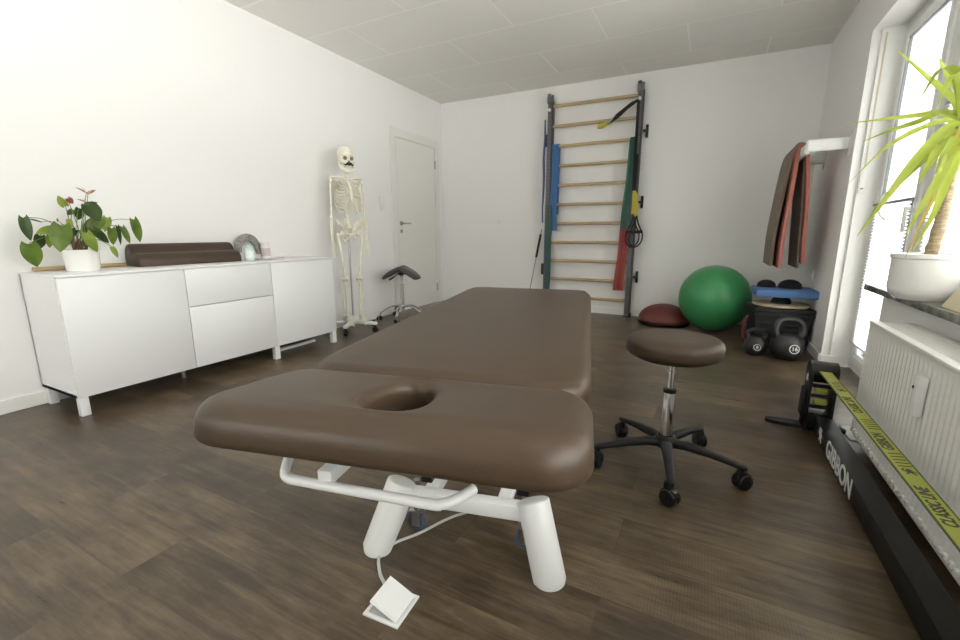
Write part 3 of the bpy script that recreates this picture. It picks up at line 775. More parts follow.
mo = SK('moustache', b, 'black', skull); mo['label'] = 'black stick-on moustache'
# spine
def spine(t_):   # t 0 (sacrum) .. 1 (atlas)
    z = .93 + t_ * (1.555 - .93); y = .035 + .028 * math.sin(t_ * PI * 2.0 - .6) * (1 if t_ < .95 else .8)
    return V((0, y, z))
NV = 24
for i in range(NV):
    t_ = i / (NV - 1); p = spine(t_); r = .028 - .011 * t_; hh = .0105 - .003 * t_
    b = BM(); lathe(b, [(0, -hh), (r * .95, -hh), (r * .82, 0), (r * .95, hh), (0, hh)], p, 16)
    tube(b, [p + V((-.034 + .01 * t_, r * .9, 0)), p + V((0, r * .6, 0)), p + V((.034 - .01 * t_, r * .9, 0))], .0055, 6, sm=2); tube(b, [p + V((0, r * .8, 0)), p + V((0, r * .8 + .028, -.012))], .005, 6, sm=0)
    SK('vertebra', b)
# ribs and sternum
for i in range(12):
    t_ = .93 - i * .052; p = spine(t_ * .82 + .02 + .0); z0 = 1.425 - i * .0275; p = V((0, .05 + .0 * i, z0))
    wd = [.062, .088, .104, .115, .122, .127, .130, .132, .130, .122, .105, .085][i]; dp = [.05, .075, .09, .10, .108, .112, .114, .112, .105, .095, .05, .02][i]
    drop = .045 + i * .006
    for s_ in (-1, 1):
        pts = [(s_ * .012, .055, z0), (s_ * wd * .55, .078, z0 + .006), (s_ * wd * .93, .045, z0 - drop * .3), (s_ * wd, 0, z0 - drop * .65)]
        if i < 10: pts += [(s_ * wd * .86, -dp * .55, z0 - drop), (s_ * wd * .55, -dp * .86, z0 - drop * 1.02), (s_ * (.018 + max(0, i - 6) * .010), -dp * .98, z0 - drop * .75 + (.012 * max(0, i - 5)))]
        b = BM(); tube(b, pts, .0060, 7, 4, flat=1.6); SK('rib', b)
b = BM()
loft(b, [[(x * w_, -.098 - dy - (0.006 if k > 1 else 0), z) for k, (x) in enumerate((-1, 1, .8, -.8))] for w_, dy, z in ((.022, -.045, 1.40), (.020, -.032, 1.375), (.012, -.018, 1.345), (.015, -.006, 1.30), (.016, .004, 1.25), (.008, .008, 1.225), (.005, .008, 1.20))])
SK('sternum', b)
for s_ in (-1, 1):
    b = BM(); tube(b, [(s_ * .018, -.058, 1.405), (s_ * .06, -.060, 1.425), (s_ * .11, -.025, 1.432), (s_ * .158, .012, 1.435)], .0075, 8); SK('collarbone', b)
    b = BM(); bb = BM()
    vs = [(s_ * .155, .03, 1.43), (s_ * .13, .075, 1.41), (s_ * .065, .085, 1.40), (s_ * .060, .085, 1.36), (s_ * .10, .082, 1.27), (s_ * .125, .065, 1.33), (s_ * .148, .035, 1.375)]
    loft(b, [[V(v_) + V((0, -.003, 0)) for v_ in vs], [V(v_) + V((0, .003, 0)) for v_ in vs]]); tube(b, [(s_ * .07, .09, 1.395), (s_ * .12, .088, 1.425), (s_ * .165, .03, 1.438)], .008, 8); SK('shoulder_blade', b)
    # arm
    b = BM(); ell(b, (s_ * .168, .022, 1.408), .022, 16); tube(b, [(s_ * .172, .022, 1.40), (s_ * .178, .020, 1.28), (s_ * .183, .022, 1.13)], lambda t_: .0150 - .004 * math.sin(PI * t_), 12); ell(b, (s_ * .183, .022, 1.125), (.026, .014, .014), 14); SK('upper_arm_bone', b)
    b = BM(); tube(b, [(s_ * .176, .032, 1.128), (s_ * .178, .03, 1.10), (s_ * .182, .018, .98), (s_ * .180, .010, .885)], lambda t_: .0125 - .004 * t_, 10); SK('ulna', b)
    b = BM(); tube(b, [(s_ * .196, .018, 1.108), (s_ * .200, .014, 1.0), (s_ * .197, .002, .885)], lambda t_: .0088 + .004 * t_ ** 3, 10); SK('radius', b)
    # hand : carpals, metacarpals, fingers
    b = BM()
    for k in range(8): ell(b, (s_ * (.178 + (k % 4) * .0085), .002 + .003 * (k // 4), .872 - (k // 4) * .012), .0075, 8)
    for f_, (dx, ln) in enumerate(((-.012, .9), (-.002, 1.0), (.008, .96), (.018, .8))):
        x0 = s_ * (.190 + dx * .55); x1 = s_ * (.190 + dx * 1.25); z = .855; y = .0; segs = (.062 * ln, .038 * ln, .024 * ln, .018 * ln)
        pz, py = z, y
        for q, sl_ in enumerate(segs):
            nz, ny = pz - sl_ * math.cos(.12 + q * .16), py - sl_ * math.sin(.05 + q * .2)
            xa = x0 + (x1 - x0) * min(1, q / 2); xb = x0 + (x1 - x0) * min(1, (q + 1) / 2)
            tube(b, [(xa, py, pz), (xa * .5 + xb * .5, (py + ny) / 2, (pz + nz) / 2), (xb, ny + .0015, nz + .002)], lambda t_: .0045 - .0018 * math.sin(PI * t_) - .0004 * q, 7, 3); pz, py = nz, ny
    pz = V((s_ * .180, -.002, .862))
    for q, sl_ in enumerate((.036, .028, .02)):
        nx_ = pz + V((-s_ * .35, -.45, -.8 - q * .1)).normalized() * sl_; tube(b, [pz, pz.lerp(nx_, .5), nx_ - (nx_ - pz) * .06], lambda t_: .0048 - .0018 * math.sin(PI * t_), 7, 3); pz = nx_
    SK('hand_bones', b)
# pelvis
b = BM()
for s_ in (-1, 1):
    rows = []
    for k in range(13):
        a = PI * (.02 + .96 * k / 12)       # iliac wing arc
        xo, yo = s_ * (.045 + .085 * math.sin(a * .62)), .055 - .115 * (k / 12)
        zt = .955 + .045 * math.sin(a); top = V((xo + s_ * .01, yo, zt)); bot = V((s_ * (.045 + .03 * math.sin(a)), .045 - .07 * (k / 12), .885 - .005 * math.sin(a)))
        mid = top.lerp(bot, .5) + V((-s_ * .006, 0, 0)); rows.append((top, mid, bot))
    off = V((s_ * .004, .003, 0)); loft(b, [[p + off for p in (r_[0], r_[1], r_[2])] + [p - off for p in (r_[2], r_[1], r_[0])] for r_ in rows])
    tube(b, [r_[0] for r_ in rows], .006, 8, 2)
    ell(b, (s_ * .082, .0, .872), (.026, .026, .028), 14)
    tube(b, [(s_ * .075, -.015, .875), (s_ * .045, -.045, .872), (s_ * .010, -.055, .858)], .0095, 10)
    tube(b, [(s_ * .010, -.055, .855), (s_ * .032, -.035, .83), (s_ * .052, .0, .80), (s_ * .066, .018, .825), (s_ * .078, .012, .86)], .0095, 10)
ell(b, (0, -.056, .858), (.014, .010, .020), 12)
SK('pelvis', b)
b = BM(); loft(b, [[(x * w_, y + dy, z) for x, dy in ((-1, 0), (-.4, -.012), (.4, -.012), (1, 0), (.4, .016), (-.4, .016))] for w_, y, z in ((.045, .05, .935), (.048, .058, .915), (.036, .070, .885), (.022, .074, .855), (.010, .066, .830), (.004, .055, .81))]); SK('sacrum', b)
# legs
for s_ in (-1, 1):
    b = BM(); ell(b, (s_ * .085, -.003, .868), .023, 16); tube(b, [(s_ * .088, -.002, .866), (s_ * .118, .004, .850)], .013, 10, sm=0)
    ell(b, (s_ * .128, .006, .858), (.017, .018, .024), 12)
    tube(b, [(s_ * .126, .006, .85), (s_ * .120, -.004, .78), (s_ * .100, -.012, .64), (s_ * .083, -.004, .50), (s_ * .081, 0, .462)], lambda t_: .0195 - .005 * math.sin(PI * t_), 12)
    ell(b, (s_ * .062, .006, .452), (.023, .030, .024), 14); ell(b, (s_ * .100, .006, .452), (.020, .027, .022), 14); SK('thigh_bone', b)
    b = BM(); ell(b, (s_ * .081, -.032, .458), (.018, .009, .019), 12); SK('kneecap', b)
    b = BM(); ell(b, (s_ * .081, .002, .418), (.036, .024, .013), 16); tube(b, [(s_ * .081, 0, .42), (s_ * .080, -.006, .36), (s_ * .077, -.002, .22), (s_ * .075, .002, .115), (s_ * .074, .002, .09)], lambda t_: .0205 - .008 * math.sin(PI * min(1, t_ * 1.2)), 12); ell(b, (s_ * .072, .003, .092), (.020, .018, .012), 12); SK('shin_bone', b)
    b = BM(); tube(b, [(s_ * .112, .018, .405), (s_ * .113, .016, .25), (s_ * .100, .010, .085)], lambda t_: .0100 - .0035 * math.sin(PI * t_), 9); SK('fibula', b)
    b = BM(); ell(b, (s_ * .077, .008, .072), (.020, .028, .014), 14); ell(b, (s_ * .079, .042, .055), (.015, .030, .018), 14)
    for k in range(5): ell(b, (s_ * (.064 + k * .0085), -.030 - .003 * (k % 2), .060 - k * .003), (.008, .016, .008), 8)
    for k in range(5):
        x = .060 + k * .011; ln = 1 - k * .07
        tube(b, [(s_ * (.064 + k * .0085), -.045, .056 - k * .002), (s_ * x, -.085 * (1 - .02 * k), .036), (s_ * (x + .003), -.112 * ln - .0, .020)], lambda t_: .0052 - .0018 * math.sin(PI * t_) + (.002 if k == 0 else 0), 7, 3)
        tube(b, [(s_ * (x + .003), -.112 * ln, .020), (s_ * (x + .004), -.135 * ln, .016), (s_ * (x + .004), -.160 * ln, .010)], .0042 + (.002 if k == 0 else 0), 7, 3)
    SK('foot_bones', b)
# stand
b = BM(); cyl(b, (0, .055, .10), (0, .055, .95), .008); obj('stand_pole', b, 'steel', sk)
b = BM()
for i in range(5):
    a = math.radians(i * 72 - 52); d_ = V((math.cos(a), math.sin(a), 0)); c0 = V((0, .055, 0)); s2 = V((-d_.y, d_.x, 0))
    box(b, (0, -.020, -.014), (.26, .020, .014), .005, mtx=basis(c0 + V((0, 0, .088)), d_, s2, V((0, 0, 1))))
lathe(b, [(0, .07), (.04, .07), (.04, .11), (.018, .125), (.018, .15), (0, .15)], (0, .055, 0))
stand = obj('stand_base', b, 'metal_white', sk)
for i in range(5):
    a = math.radians(i * 72 - 52); d_ = V((math.cos(a), math.sin(a), 0)); p = V((0, .055, 0)) + d_ * .245
    wb = BM(); s2 = V((-d_.y, d_.x, 0)); cyl(wb, p + V((0, 0, .026)) - s2 * .014, p + V((0, 0, .026)) + s2 * .014, .026); cyl(wb, p + V((0, 0, .03)), p + V((0, 0, .08)), .010); obj('castor_wheel', wb, 'black', stand)

# ------------------------------------------------------------------ wall bars
RXL, RXR, RY = -1.735, -.765, 5.115
wb = thing('wall_bars', 'tall wall bars with eleven wooden rungs between two steel rails', 'wall bars', ((RXL + RXR) / 2, RY, 0))
for s_, x in ((-1, RXL), (1, RXR)):
    b = BM()
    box(b, (x - .022, RY - .035, .012), (x + .022, RY - .031, 2.43), .001); box(b, (x - .022, RY - .031, .012), (x - .018, RY + .03, 2.43)); box(b, (x + .018, RY - .031, .012), (x + .022, RY + .03, 2.43))
    nf = len(b.faces)
    for k in range(58): cyl(b, (x, RY - .0352, .06 + k * .04), (x, RY - .0358, .06 + k * .04), .0065, seg=10)
    o_ = obj('side_rail', rel(b, wb), 'rail', wb, smooth=False); o_.data.materials.append(M['black'])
    for p_ in list(o_.data.polygons)[nf:]: p_.material_index = 1
    b = BM(); box(b, (x + .0225, RY - .034, .03), (x + .036, RY + .045, 2.40), .003); obj('dark_side_board', rel(b, wb), 'rail_dark', o_)
    b = BM(); box(b, (x - .03, RY - .05, 2.37), (x + .03, RY + .03, 2.44), .006); cyl(b, (x - .01, RY - .03, 2.44), (x - .01, RY - .03, 2.47), .02); cyl(b, (x + .015, RY + .01, 2.44), (x + .015, RY + .01, 2.465), .016); obj('top_clamp', rel(b, wb), 'rail', wb)
    b = BM(); cyl(b, (x - s_ * .0, RY - .036, 2.30), (x, RY - .055, 2.30), .017); obj('end_knob', rel(b, wb), 'pvc', wb)
    b = BM(); box(b, (x - .028, RY - .04, 0), (x + .028, RY + .04, .014), .003); cyl(b, (x + s_ * .04, RY - .02, 0), (x + s_ * .04, RY - .02, .05), .016); obj('rail_foot', rel(b, wb), 'black', wb)
    for z in ((.45, 1.27, 2.0) if s_ > 0 else (.50, 2.0)):
        b = BM(); box(b, (x + s_ * .04, RY + .03, z - .01), (x + s_ * .075, RY + .085, z + .01), .002); box(b, (x + s_ * .062, RY + .075, z - .065), (x + s_ * .088, RY + .1, z + .065), .003); obj('wall_bracket', rel(b, wb), 'black', wb)
for k in range(11):
    z = .183 + k * .216
    b = BM(); cyl(b, (RXL + .02, RY + .0, z), (RXR - .02, RY + .0, z), .018, seg=16); obj('rung', rel(b, wb), 'wood', wb)

# resistance bands
def drape(name, x0, x1, ztop, zf, zb, m, label, y=RY, w=.12, lean=0, wav=.004, seed=1, xw=.0):
    """a band folded over a rung: front and back falls"""
    rnd = random.Random(seed); b = BM(); pts = []
    for k in range(15):
        t_ = k / 14; pts.append((x0 * (1 - t_) + x1 * t_ + wav * math.sin(t_ * 9 + seed), y - .023 - .006 * math.sin(t_ * 5), zf + (ztop - zf) * t_))
    pts2 = [(p[0], p[1], p[2]) for p in pts]
    pts2 += [(x1, y - .012, ztop + .021), (x1, y, ztop + .026), (x1, y + .012, ztop + .021)]
    for k in range(8):
        t_ = k / 7; pts2.append((x1 + (x0 - x1) * t_ * .5, y + .024 + .004 * math.sin(t_ * 7), ztop - (ztop - zb) * t_))
    strip(b, pts2, lambda t_: w * (1 + xw * (1 - t_)), (1, 0, 0), .004)
    tube(b, [(p[0] - w * .22, p[1] - .004, p[2]) for p in pts], w * .16, 8, 2, flat=.7); tube(b, [(p[0] + w * .20 + .004 * math.sin(k), p[1] - .003, p[2]) for k, p in enumerate(pts)], w * .13, 8, 2, flat=.7)
    return tag(obj(name, b, m), label, 'exercise band', 'exercise bands on the wall bars')
rz = lambda k: .183 + k * .216
drape('resistance_band', -1.655, -1.655, rz(8), .965, 1.15, 'band_blue', 'wide bright blue exercise band folded over a rung near the left rail', w=.085, seed=2)
drape('resistance_band', -.842, -.805, rz(8), .98, 1.25, 'band_green', 'dark green exercise band hanging beside the right rail', w=.05, seed=3, xw=.8)
drape('resistance_band', -.865, -.828, rz(5) + .0, .30, .6, 'band_red', 'red exercise band hanging low beside the right rail', w=.06, seed=4, xw=.9)
b = BM(); pts = [(-1.782 + .004 * math.sin(k), RY - .045 - .003 * math.sin(k * 1.7), 2.2 - k * .088) for k in range(14)]; tube(b, pts, lambda t_: .012 + .010 * math.sin(PI * min(1, t_ * 1.15)), 10, 3, flat=.6)
b2_ = BM(); tag(obj('resistance_tube', b, 'band_navy'), 'navy blue elastic tube hanging down the outside of the left rail', 'exercise tube')
b = BM(); pts = [(-1.70 + .006 * math.sin(k * .9), RY - .050, 1.26 - k * .09) for k in range(13)]; strip(b, pts, lambda t_: .055 + .02 * math.sin(t_ * 4), (1, .2, 0), .006); strip(b, [(p[0] + .008, p[1] + .008, p[2] - .02) for p in pts], .05, (1, -.3, 0), .005)
tag(obj('resistance_band', b, 'band_teal'), 'dark teal exercise band hanging in front of the lower left rail', 'exercise band', 'exercise bands on the wall bars')
# suspension trainer
sp = thing('suspension_trainer', 'black and yellow suspension trainer with handles looped over the right rail', 'suspension trainer', (RXR, RY - .06, 1.2))
b = BM(); strip(b, [(-.78, RY - .055, 2.28), (-.86, RY - .07, 2.235), (-.93, RY - .07, 2.18), (-1.00, RY - .06, 2.14), (-1.06, RY - .05, 2.085)], lambda t_: .035 + .045 * math.sin(PI * t_), (.4, 0, 1), .012); obj('anchor_strap', rel(b, sp), 'black_matt', sp)
b = BM(); strip(b, [(-1.03, RY - .045, 2.11), (-1.08, RY - .05, 2.09), (-1.14, RY - .045, 2.07), (-1.18, RY - .03, 2.075)], .05, (.2, 0, 1), .022); obj('strap_end', rel(b, sp), 'yellow', sp)
b = BM(); tube(b, [(-1.03, RY - .07, 2.13), (-1.05, RY - .075, 2.10), (-1.08, RY - .07, 2.09)], .010); obj('carabiner', rel(b, sp), 'steel', sp)
b = BM(); strip(b, [(-.775, RY - .058, 2.28), (-.772, RY - .062, 1.9), (-.768, RY - .062, 1.5), (-.765, RY - .062, 1.34)], .028, (1, 0, 0), .006); strip(b, [(-.752, RY - .066, 1.75), (-.755, RY - .068, 1.34)], .03, (1, 0, 0), .006); obj('webbing', rel(b, sp), 'black_matt', sp)
b = BM(); strip(b, [(-.755, RY - .07, 1.38), (-.750, RY - .072, 1.25), (-.755, RY - .072, 1.14)], .034, (1, 0, 0), .008); strip(b, [(-.735, RY - .076, 1.36), (-.720, RY - .078, 1.25), (-.723, RY - .078, 1.10)], .03, (1, 0, 0), .008); obj('yellow_webbing', rel(b, sp), 'yellow', sp)
for dx, dy in ((.025, -.085), (.06, -.10)):
    b = BM(); y = RY + dy
    tube(b, [(-.77 + dx, y, 1.12), (-.80 + dx, y, 1.02), (-.835 + dx, y, .93), (-.83 + dx, y, .84), (-.77 + dx, y, .79), (-.71 + dx, y, .84), (-.70 + dx, y, .93), (-.745 + dx, y, 1.03), (-.77 + dx, y, 1.12)], .0075, 8); fl = obj('foot_loop', rel(b, sp), 'black_matt', sp)
    b = BM(); cyl(b, (-.835 + dx, y, .945), (-.70 + dx, y, .955), .016); obj('handle_grip', rel(b, sp), 'black', sp)
# slim rod with a black grip leaning in the corner
ro = thing('exercise_rod', 'slim red rod with black foam grip leaning beside the left rail', 'rod', (-1.95, 5.05, 0))
b = BM(); p0, p1 = V((-1.96, 5.05, 0)), V((-1.81, 5.13, .98)); cyl(b, p0, p0.lerp(p1, .68), .004); obj('rod', rel(b, ro), 'dome', ro)
b = BM(); tube(b, [p0.lerp(p1, .66), p0.lerp(p1, .7), p0.lerp(p1, .9), p0.lerp(p1, .94)], .014, sm=3); cyl(b, p0.lerp(p1, .94), p1, .004); obj('grip', rel(b, ro), 'black_matt', ro)

# ------------------------------------------------------------------ corner things
b = BM(); ell(b, (0, 0, .318), (.318, .318, .318), 64)
bt = thing('gym_ball', 'large green gym ball on the floor by the back wall', 'gym ball', (.095, 4.79, 0)); obj('ball', b, 'ball', bt, angle=180)
b = BM()
bt['label'] = 'large glossy green gym ball on the floor by the back wall'
b = BM(); cyl(b, (-.05, -.312, .32), (-.05, -.319, .32), .008, seg=12); obj('valve_plug', b, 'ball', bt)
dm = thing('balance_dome', 'dark red half-ball balance trainer on a black base left of the green ball', 'balance trainer', (-.355, 4.945, 0))
b = BM(); lathe(b, [(.0, .030)] + [(.257 * math.cos(a), .030 + .175 * math.sin(a)) for a in [PI / 2 * k / 14 for k in range(15)]], seg=48); obj('dome', b, 'dome', dm, angle=180)
b = BM(); lathe(b, [(0, 0), (.230, 0), (.248, .008), (.256, .020), (.252, .034), (.24, .040), (0, .040)], seg=48); obj('base_platform', b, 'black_matt', dm)

def text_on(parent, s, size, origin, x, y, m='print_white', xs=1, bold=0, name='lettering', depth=.0008):
    x, y = V(x).normalized(), V(y).normalized(); z = x.cross(y)
    bm_ = text_bm(s, size, basis(V(origin), x, y, z), depth, xs, bold)
    return obj(name, bm_, m, parent, smooth=False)
def kettlebell(loc, r, num, label, rz, hscale=1.0):
    t = thing('kettlebell', label, 'kettlebell', loc, rz, 'kettlebells in the corner')
    b = BM(); lathe(b, [(0, 0), (r * .55, 0), (r * .68, r * .04), (r * .93, r * .45), (r, r * .85), (r * .93, r * 1.25), (r * .72, r * 1.58), (r * .45, r * 1.74), (0, r * 1.8)], seg=40); obj('bell', b, 'kb', t, angle=180)
    b = BM(); hw = r * .74; tube(b, [(-r * .62, 0, r * 1.45), (-r * .80, 0, r * 1.85), (-r * .74, 0, r * 2.3 * hscale), (-r * .45, 0, r * 2.62 * hscale), (0, 0, r * 2.68 * hscale), (r * .45, 0, r * 2.62 * hscale), (r * .74, 0, r * 2.3 * hscale), (r * .80, 0, r * 1.85), (r * .62, 0, r * 1.45)], lambda t_: r * (.18 + .08 * abs(2 * t_ - 1) ** 2), 14); obj('handle', b, 'kb', t, angle=180)
    b = BM(); c = V((r * .10, -r * .965, r * .88)); n = V((0.05, -1, .08)).normalized(); x = V((1, .05, 0)).normalized(); y = n.cross(x)
    rings = [(r * .30, -.002), (r * .30, .004), (r * .255, .004), (r * .255, -.001)]
    lathe(b, rings + [rings[0]], seg=32, mtx=basis(c, x, y, n)); bd = obj('number_badge', b, 'print_white', t); bd['label'] = 'white ring with the weight number'
    text_on(bd, num, r * .36, c + n * .005, x, y, bold=.0006)
    return t
kettlebell((.600, 3.940, 0), .114, '16', 'big black kettlebell marked 16 in front of the crate', math.radians(12))
kettlebell((.402, 3.975, 0), .084, '8', 'smaller black kettlebell left of the kettlebell marked 16', math.radians(-2), .88)
# crate
cr = thing('storage_crate', 'dark grey plastic crate standing in the corner behind the kettlebells', 'crate', (.575, 4.40, 0), math.radians(7))
def taper(x0, x1, y0, y1, z0, z1, k):
    return loft(BM(), [[(x0 + k, y0 + k, z0), (x1 - k, y0 + k, z0), (x1 - k, y1 - k, z0), (x0 + k, y1 - k, z0)], [(x0, y0, z1), (x1, y0, z1), (x1, y1, z1), (x0, y1, z1)]])
b = taper(-.205, .205, -.18, .18, 0, .31, .03)
for z in (.16, .20, .24): box(b, (-.165, -.186, z - .004), (.165, -.160, z + .004), .002)
obj('crate_body', b, 'crate', cr, smooth=False)
b = B((-.212, -.19, .275), (.212, .19, .302), .005); obj('rim', b, 'crate', cr)
b = B((-.215, -.193, .304), (.215, .193, .338), .01); box(b, (-.16, -.15, .335), (.16, .15, .346), .004); obj('lid', b, 'crate', cr)
b = BM(); tube(b, [(-.226, -.16, .27), (-.245, -.17, .17), (-.238, -.16, .08)], .018, flat=.5); tube(b, [(-.232, -.10, .24), (-.25, -.11, .15), (-.24, -.11, .04)], .02, flat=.5)
tag(rl := obj('red_strap', rel(b, cr) if False else b, 'dome'), 'dark red strap hanging down the left side of the crate', 'strap'); rl.location = cr.location
bd = thing('balance_board', 'round pale wooden balance board lying on the dark crate', 'balance board', (.585, 4.39, .3465))
b = BM(); lathe(b, [(0, 0), (.20, 0), (.206, .006), (.206, .013), (.20, .018), (0, .018)], seg=56); obj('board', b, 'board', bd)
b = BM(); lathe(b, [(0, .0185), (.075, .0185), (.070, .045), (.05, .072), (0, .080)], seg=32); obj('rocker', b, 'black', bd)
bp_ = B((-.222, -.17, 0), (.215, .17, .06), .008); bp_ = obj('foam_pad', bp_, 'blue', None, loc=(.600, 4.40, .4275)); bp_.rotation_euler = (0, 0, math.radians(3)); tag(bp_, 'thick light blue foam balance pad on top of the round board', 'foam pad')
for (x, y, r) in ((.475, 4.47, .070), (.640, 4.45, .085)):
    b = BM(); lathe(b, [(0, 0), (r, 0), (r * 1.0, .01)] + [(r * math.cos(a), .01 + r * .72 * math.sin(a)) for a in [PI / 2 * k / 8 for k in range(1, 9)]], seg=36)
    tag(obj('massage_cushion', b, 'black_matt', None, loc=(x, y, .4885)), 'smaller dark round cushion at the left on the blue foam pad' if r < .08 else 'larger dark round cushion on the blue foam pad', 'cushion', 'dark cushions on the blue pad')

# mat holder
mh = thing('mat_holder', 'white wall bracket holding exercise mats on the right wall', 'mat holder', (XR, 4.3, 1.55))
AZ0, AZ1 = 1.516, 1.600
b = BM()
for y in (4.04, 4.80): box(b, (.56, y - .018, AZ0), (XR - .002, y + .018, AZ1), .016, 3)
box(b, (.552, 4.03, AZ0 - .016), (.590, 4.81, AZ1 - .026), .014, 3)
obj('bracket_arm', rel(b, mh), 'metal_white', mh)
for y in (4.04, 4.80): obj('wall_plate', rel(B((XR - .008, y - .03, AZ0 - .04), (XR - .0005, y + .03, AZ1 + .04), .002), mh), 'metal_white', mh)
def mat_sheet(path, th, y0, y1, rc=.04):
    path = [(x, z - .032) for x, z in path]
    b = BM(); n = len(path); P_ = [V((x, 0, z)) for x, z in path]; rows = []
    for i, p in enumerate(P_):
        d_ = (P_[min(i + 1, n - 1)] - P_[max(i - 1, 0)]).normalized(); nn = V((d_.z, 0, -d_.x))
        a, c = p + nn * th / 2, p - nn * th / 2; e = .0
        rows.append([V((a.x, y0, a.z)), V((a.x, y1, a.z)), V((c.x, y1, c.z)), V((c.x, y0, c.z))])
    loft(b, rows); bmesh.ops.bevel(b, geom=b.edges[:], offset=.0035, segments=2, profile=.5, affect='EDGES') if False else None
    return b
sm2 = lambda p: [(q.x, q.z) for q in smooth_pts([(x, 0, z) for x, z in p], 5)]
red = sm2([(.520, .70), (.518, .95), (.530, 1.2), (.537, 1.42), (.542, 1.57), (.560, 1.622), (.578, 1.618), (.600, 1.56), (.628, 1.35), (.646, 1.1), (.655, .9), (.668, .74)])
tag(obj('exercise_mat', mat_sheet(red, .024, 4.20, 4.70), 'mat_red', None), 'red foam exercise mat folded over the white wall bracket', 'exercise mat', 'exercise mats on the wall bracket')
brn = sm2([(.470, .71), (.468, .95), (.484, 1.2), (.500, 1.40), (.518, 1.565), (.545, 1.640), (.575, 1.648), (.592, 1.632)])
tag(obj('exercise_mat', mat_sheet(brn, .024, 4.30, 4.78), 'mat_brown', None), 'brown foam exercise mat hanging on the room side of the wall bracket', 'exercise mat', 'exercise mats on the wall bracket')
dk = sm2([(.575, .70), (.580, 1.0), (.590, 1.3), (.586, 1.5)])
tag(obj('exercise_mat', mat_sheet(sm2([(.534, 1.05), (.536, 1.3), (.541, 1.5), (.550, 1.590), (.566, 1.609), (.582, 1.606), (.594, 1.56), (.608, 1.35), (.624, 1.1), (.634, .9), (.646, .70)]), .014, 4.26, 4.70), 'mat_brown', None), 'dark brown mat hanging underneath the folded red mat', 'exercise mat', 'exercise mats on the wall bracket')

# sockets, switch, floor paper
def plate(name, label, cat, o, x, y, w_, h_, m='pvc', kindhole=True):
    t = thing(name, label, cat, (0, 0, 0)); x, y = V(x), V(y); z = x.cross(y); mt = basis(V(o), x, y, z)
    obj('cover_plate', B((-w_ / 2, -h_ / 2, 0), (w_ / 2, h_ / 2, .009), .003, mtx=mt), m, t)
    return t, mt
t, mt = plate('light_switch', 'double white light switch on the left wall between skeleton and door', 'light switch', (XL, 3.94, 1.26), (0, 1, 0), (0, 0, 1), .08, .15)
for dz in (-.036, .036): obj('rocker', B((-.030, dz - .030, .009), (.030, dz + .030, .013), .002, mtx=mt), 'pvc', t)
t, mt = plate('blank_outlet', 'small white round wall outlet on the back wall', 'outlet', (-2.42, YB, 1.08), (1, 0, 0), (0, 0, 1), .05, .05)
t, mt = plate('wall_socket', 'white power socket on the right wall beyond the mats', 'socket', (XR, 4.58, .59), (0, -1, 0), (0, 0, 1), .08, .08)
b = BM(); lathe(b, [(.025, .009), (.025, .012), (.021, .012), (.020, .004), (0, .004)], mtx=mt); obj('socket_insert', b, 'pvc', t)
t = obj('floor_tray', B((.665, 2.46, 0), (.76, 2.64, .006), .001), 'pvc'); tag(t, 'small white sheet on the floor between slackline and radiator', 'sheet')

# ------------------------------------------------------------------ slackline rack
sr = thing('slackline_rack', 'black floor slackline rack with a long steel beam beside the radiator', 'slackline rack', (.57, 1.5, 0))
BX0, BX1, BZ = .528, .598, .088
b = B((BX0, .0, .010), (BX1, 2.50, BZ), .004); obj('beam', rel(b, sr), 'beam', sr)
def upright(y, s_):
    b = BM()
    for x in (.492, .588): box(b, (x - .006, y - .055, .008), (x + .006, y + .055, .30), .004)
    for i in range(13):       # round top shell
        a = PI * i / 12; pass
    cyl(b, (.486, y, .295), (.594, y, .295), .052, seg=32)
    box(b, (.486, y - .01 * s_ - .03, .02), (.594, y - .01 * s_ + .03, .10), .006)
    u = obj('upright', rel(b, sr), 'black', sr)
    b = BM(); lathe(b, [(0, -.006), (.04, -.006), (.04, .006), (0, .006)], (0, 0, 0), 24, basis((.481, y, .16), V((0, 1, 0)), V((0, 0, 1)), V((1, 0, 0)))); box(b, (.470, y - .05, .07), (.487, y + .035, .215), .012, 3); r_ = obj('ratchet', rel(b, sr), 'black_matt', sr)
    for z in (.13, .185, .235): 
        b = BM(); cyl(b, (.497, y - s_ * .03, z), (.583, y - s_ * .03, z), .009); obj('cross_pin', rel(b, sr), 'black', u)
    b = BM(); 
    for z, dy in ((.155, .028), (.21, .02)): box(b, (.512, y - s_ * dy - .018, z - .014), (.568, y - s_ * dy + .018, z + .014), .01, 3)
    obj('webbing_roll', rel(b, sr), 'strap', sr)
    return u
upright(2.52, 1); upright(.05, -1)
for y in (2.545, .03):
    b = BM(); rings = []
    pl = []
    for k in range(40):
        a = 2 * PI * k / 40; sx = math.copysign(abs(math.cos(a)) ** .5, math.cos(a)); pl.append((.505 + .165 * sx, .034 * math.copysign(abs(math.sin(a)) ** .8, math.sin(a))))
    prism(b, pl, .016, Matrix.Translation((0, y, 0))); obj('foot_plate', rel(b, sr), 'black_matt', sr)
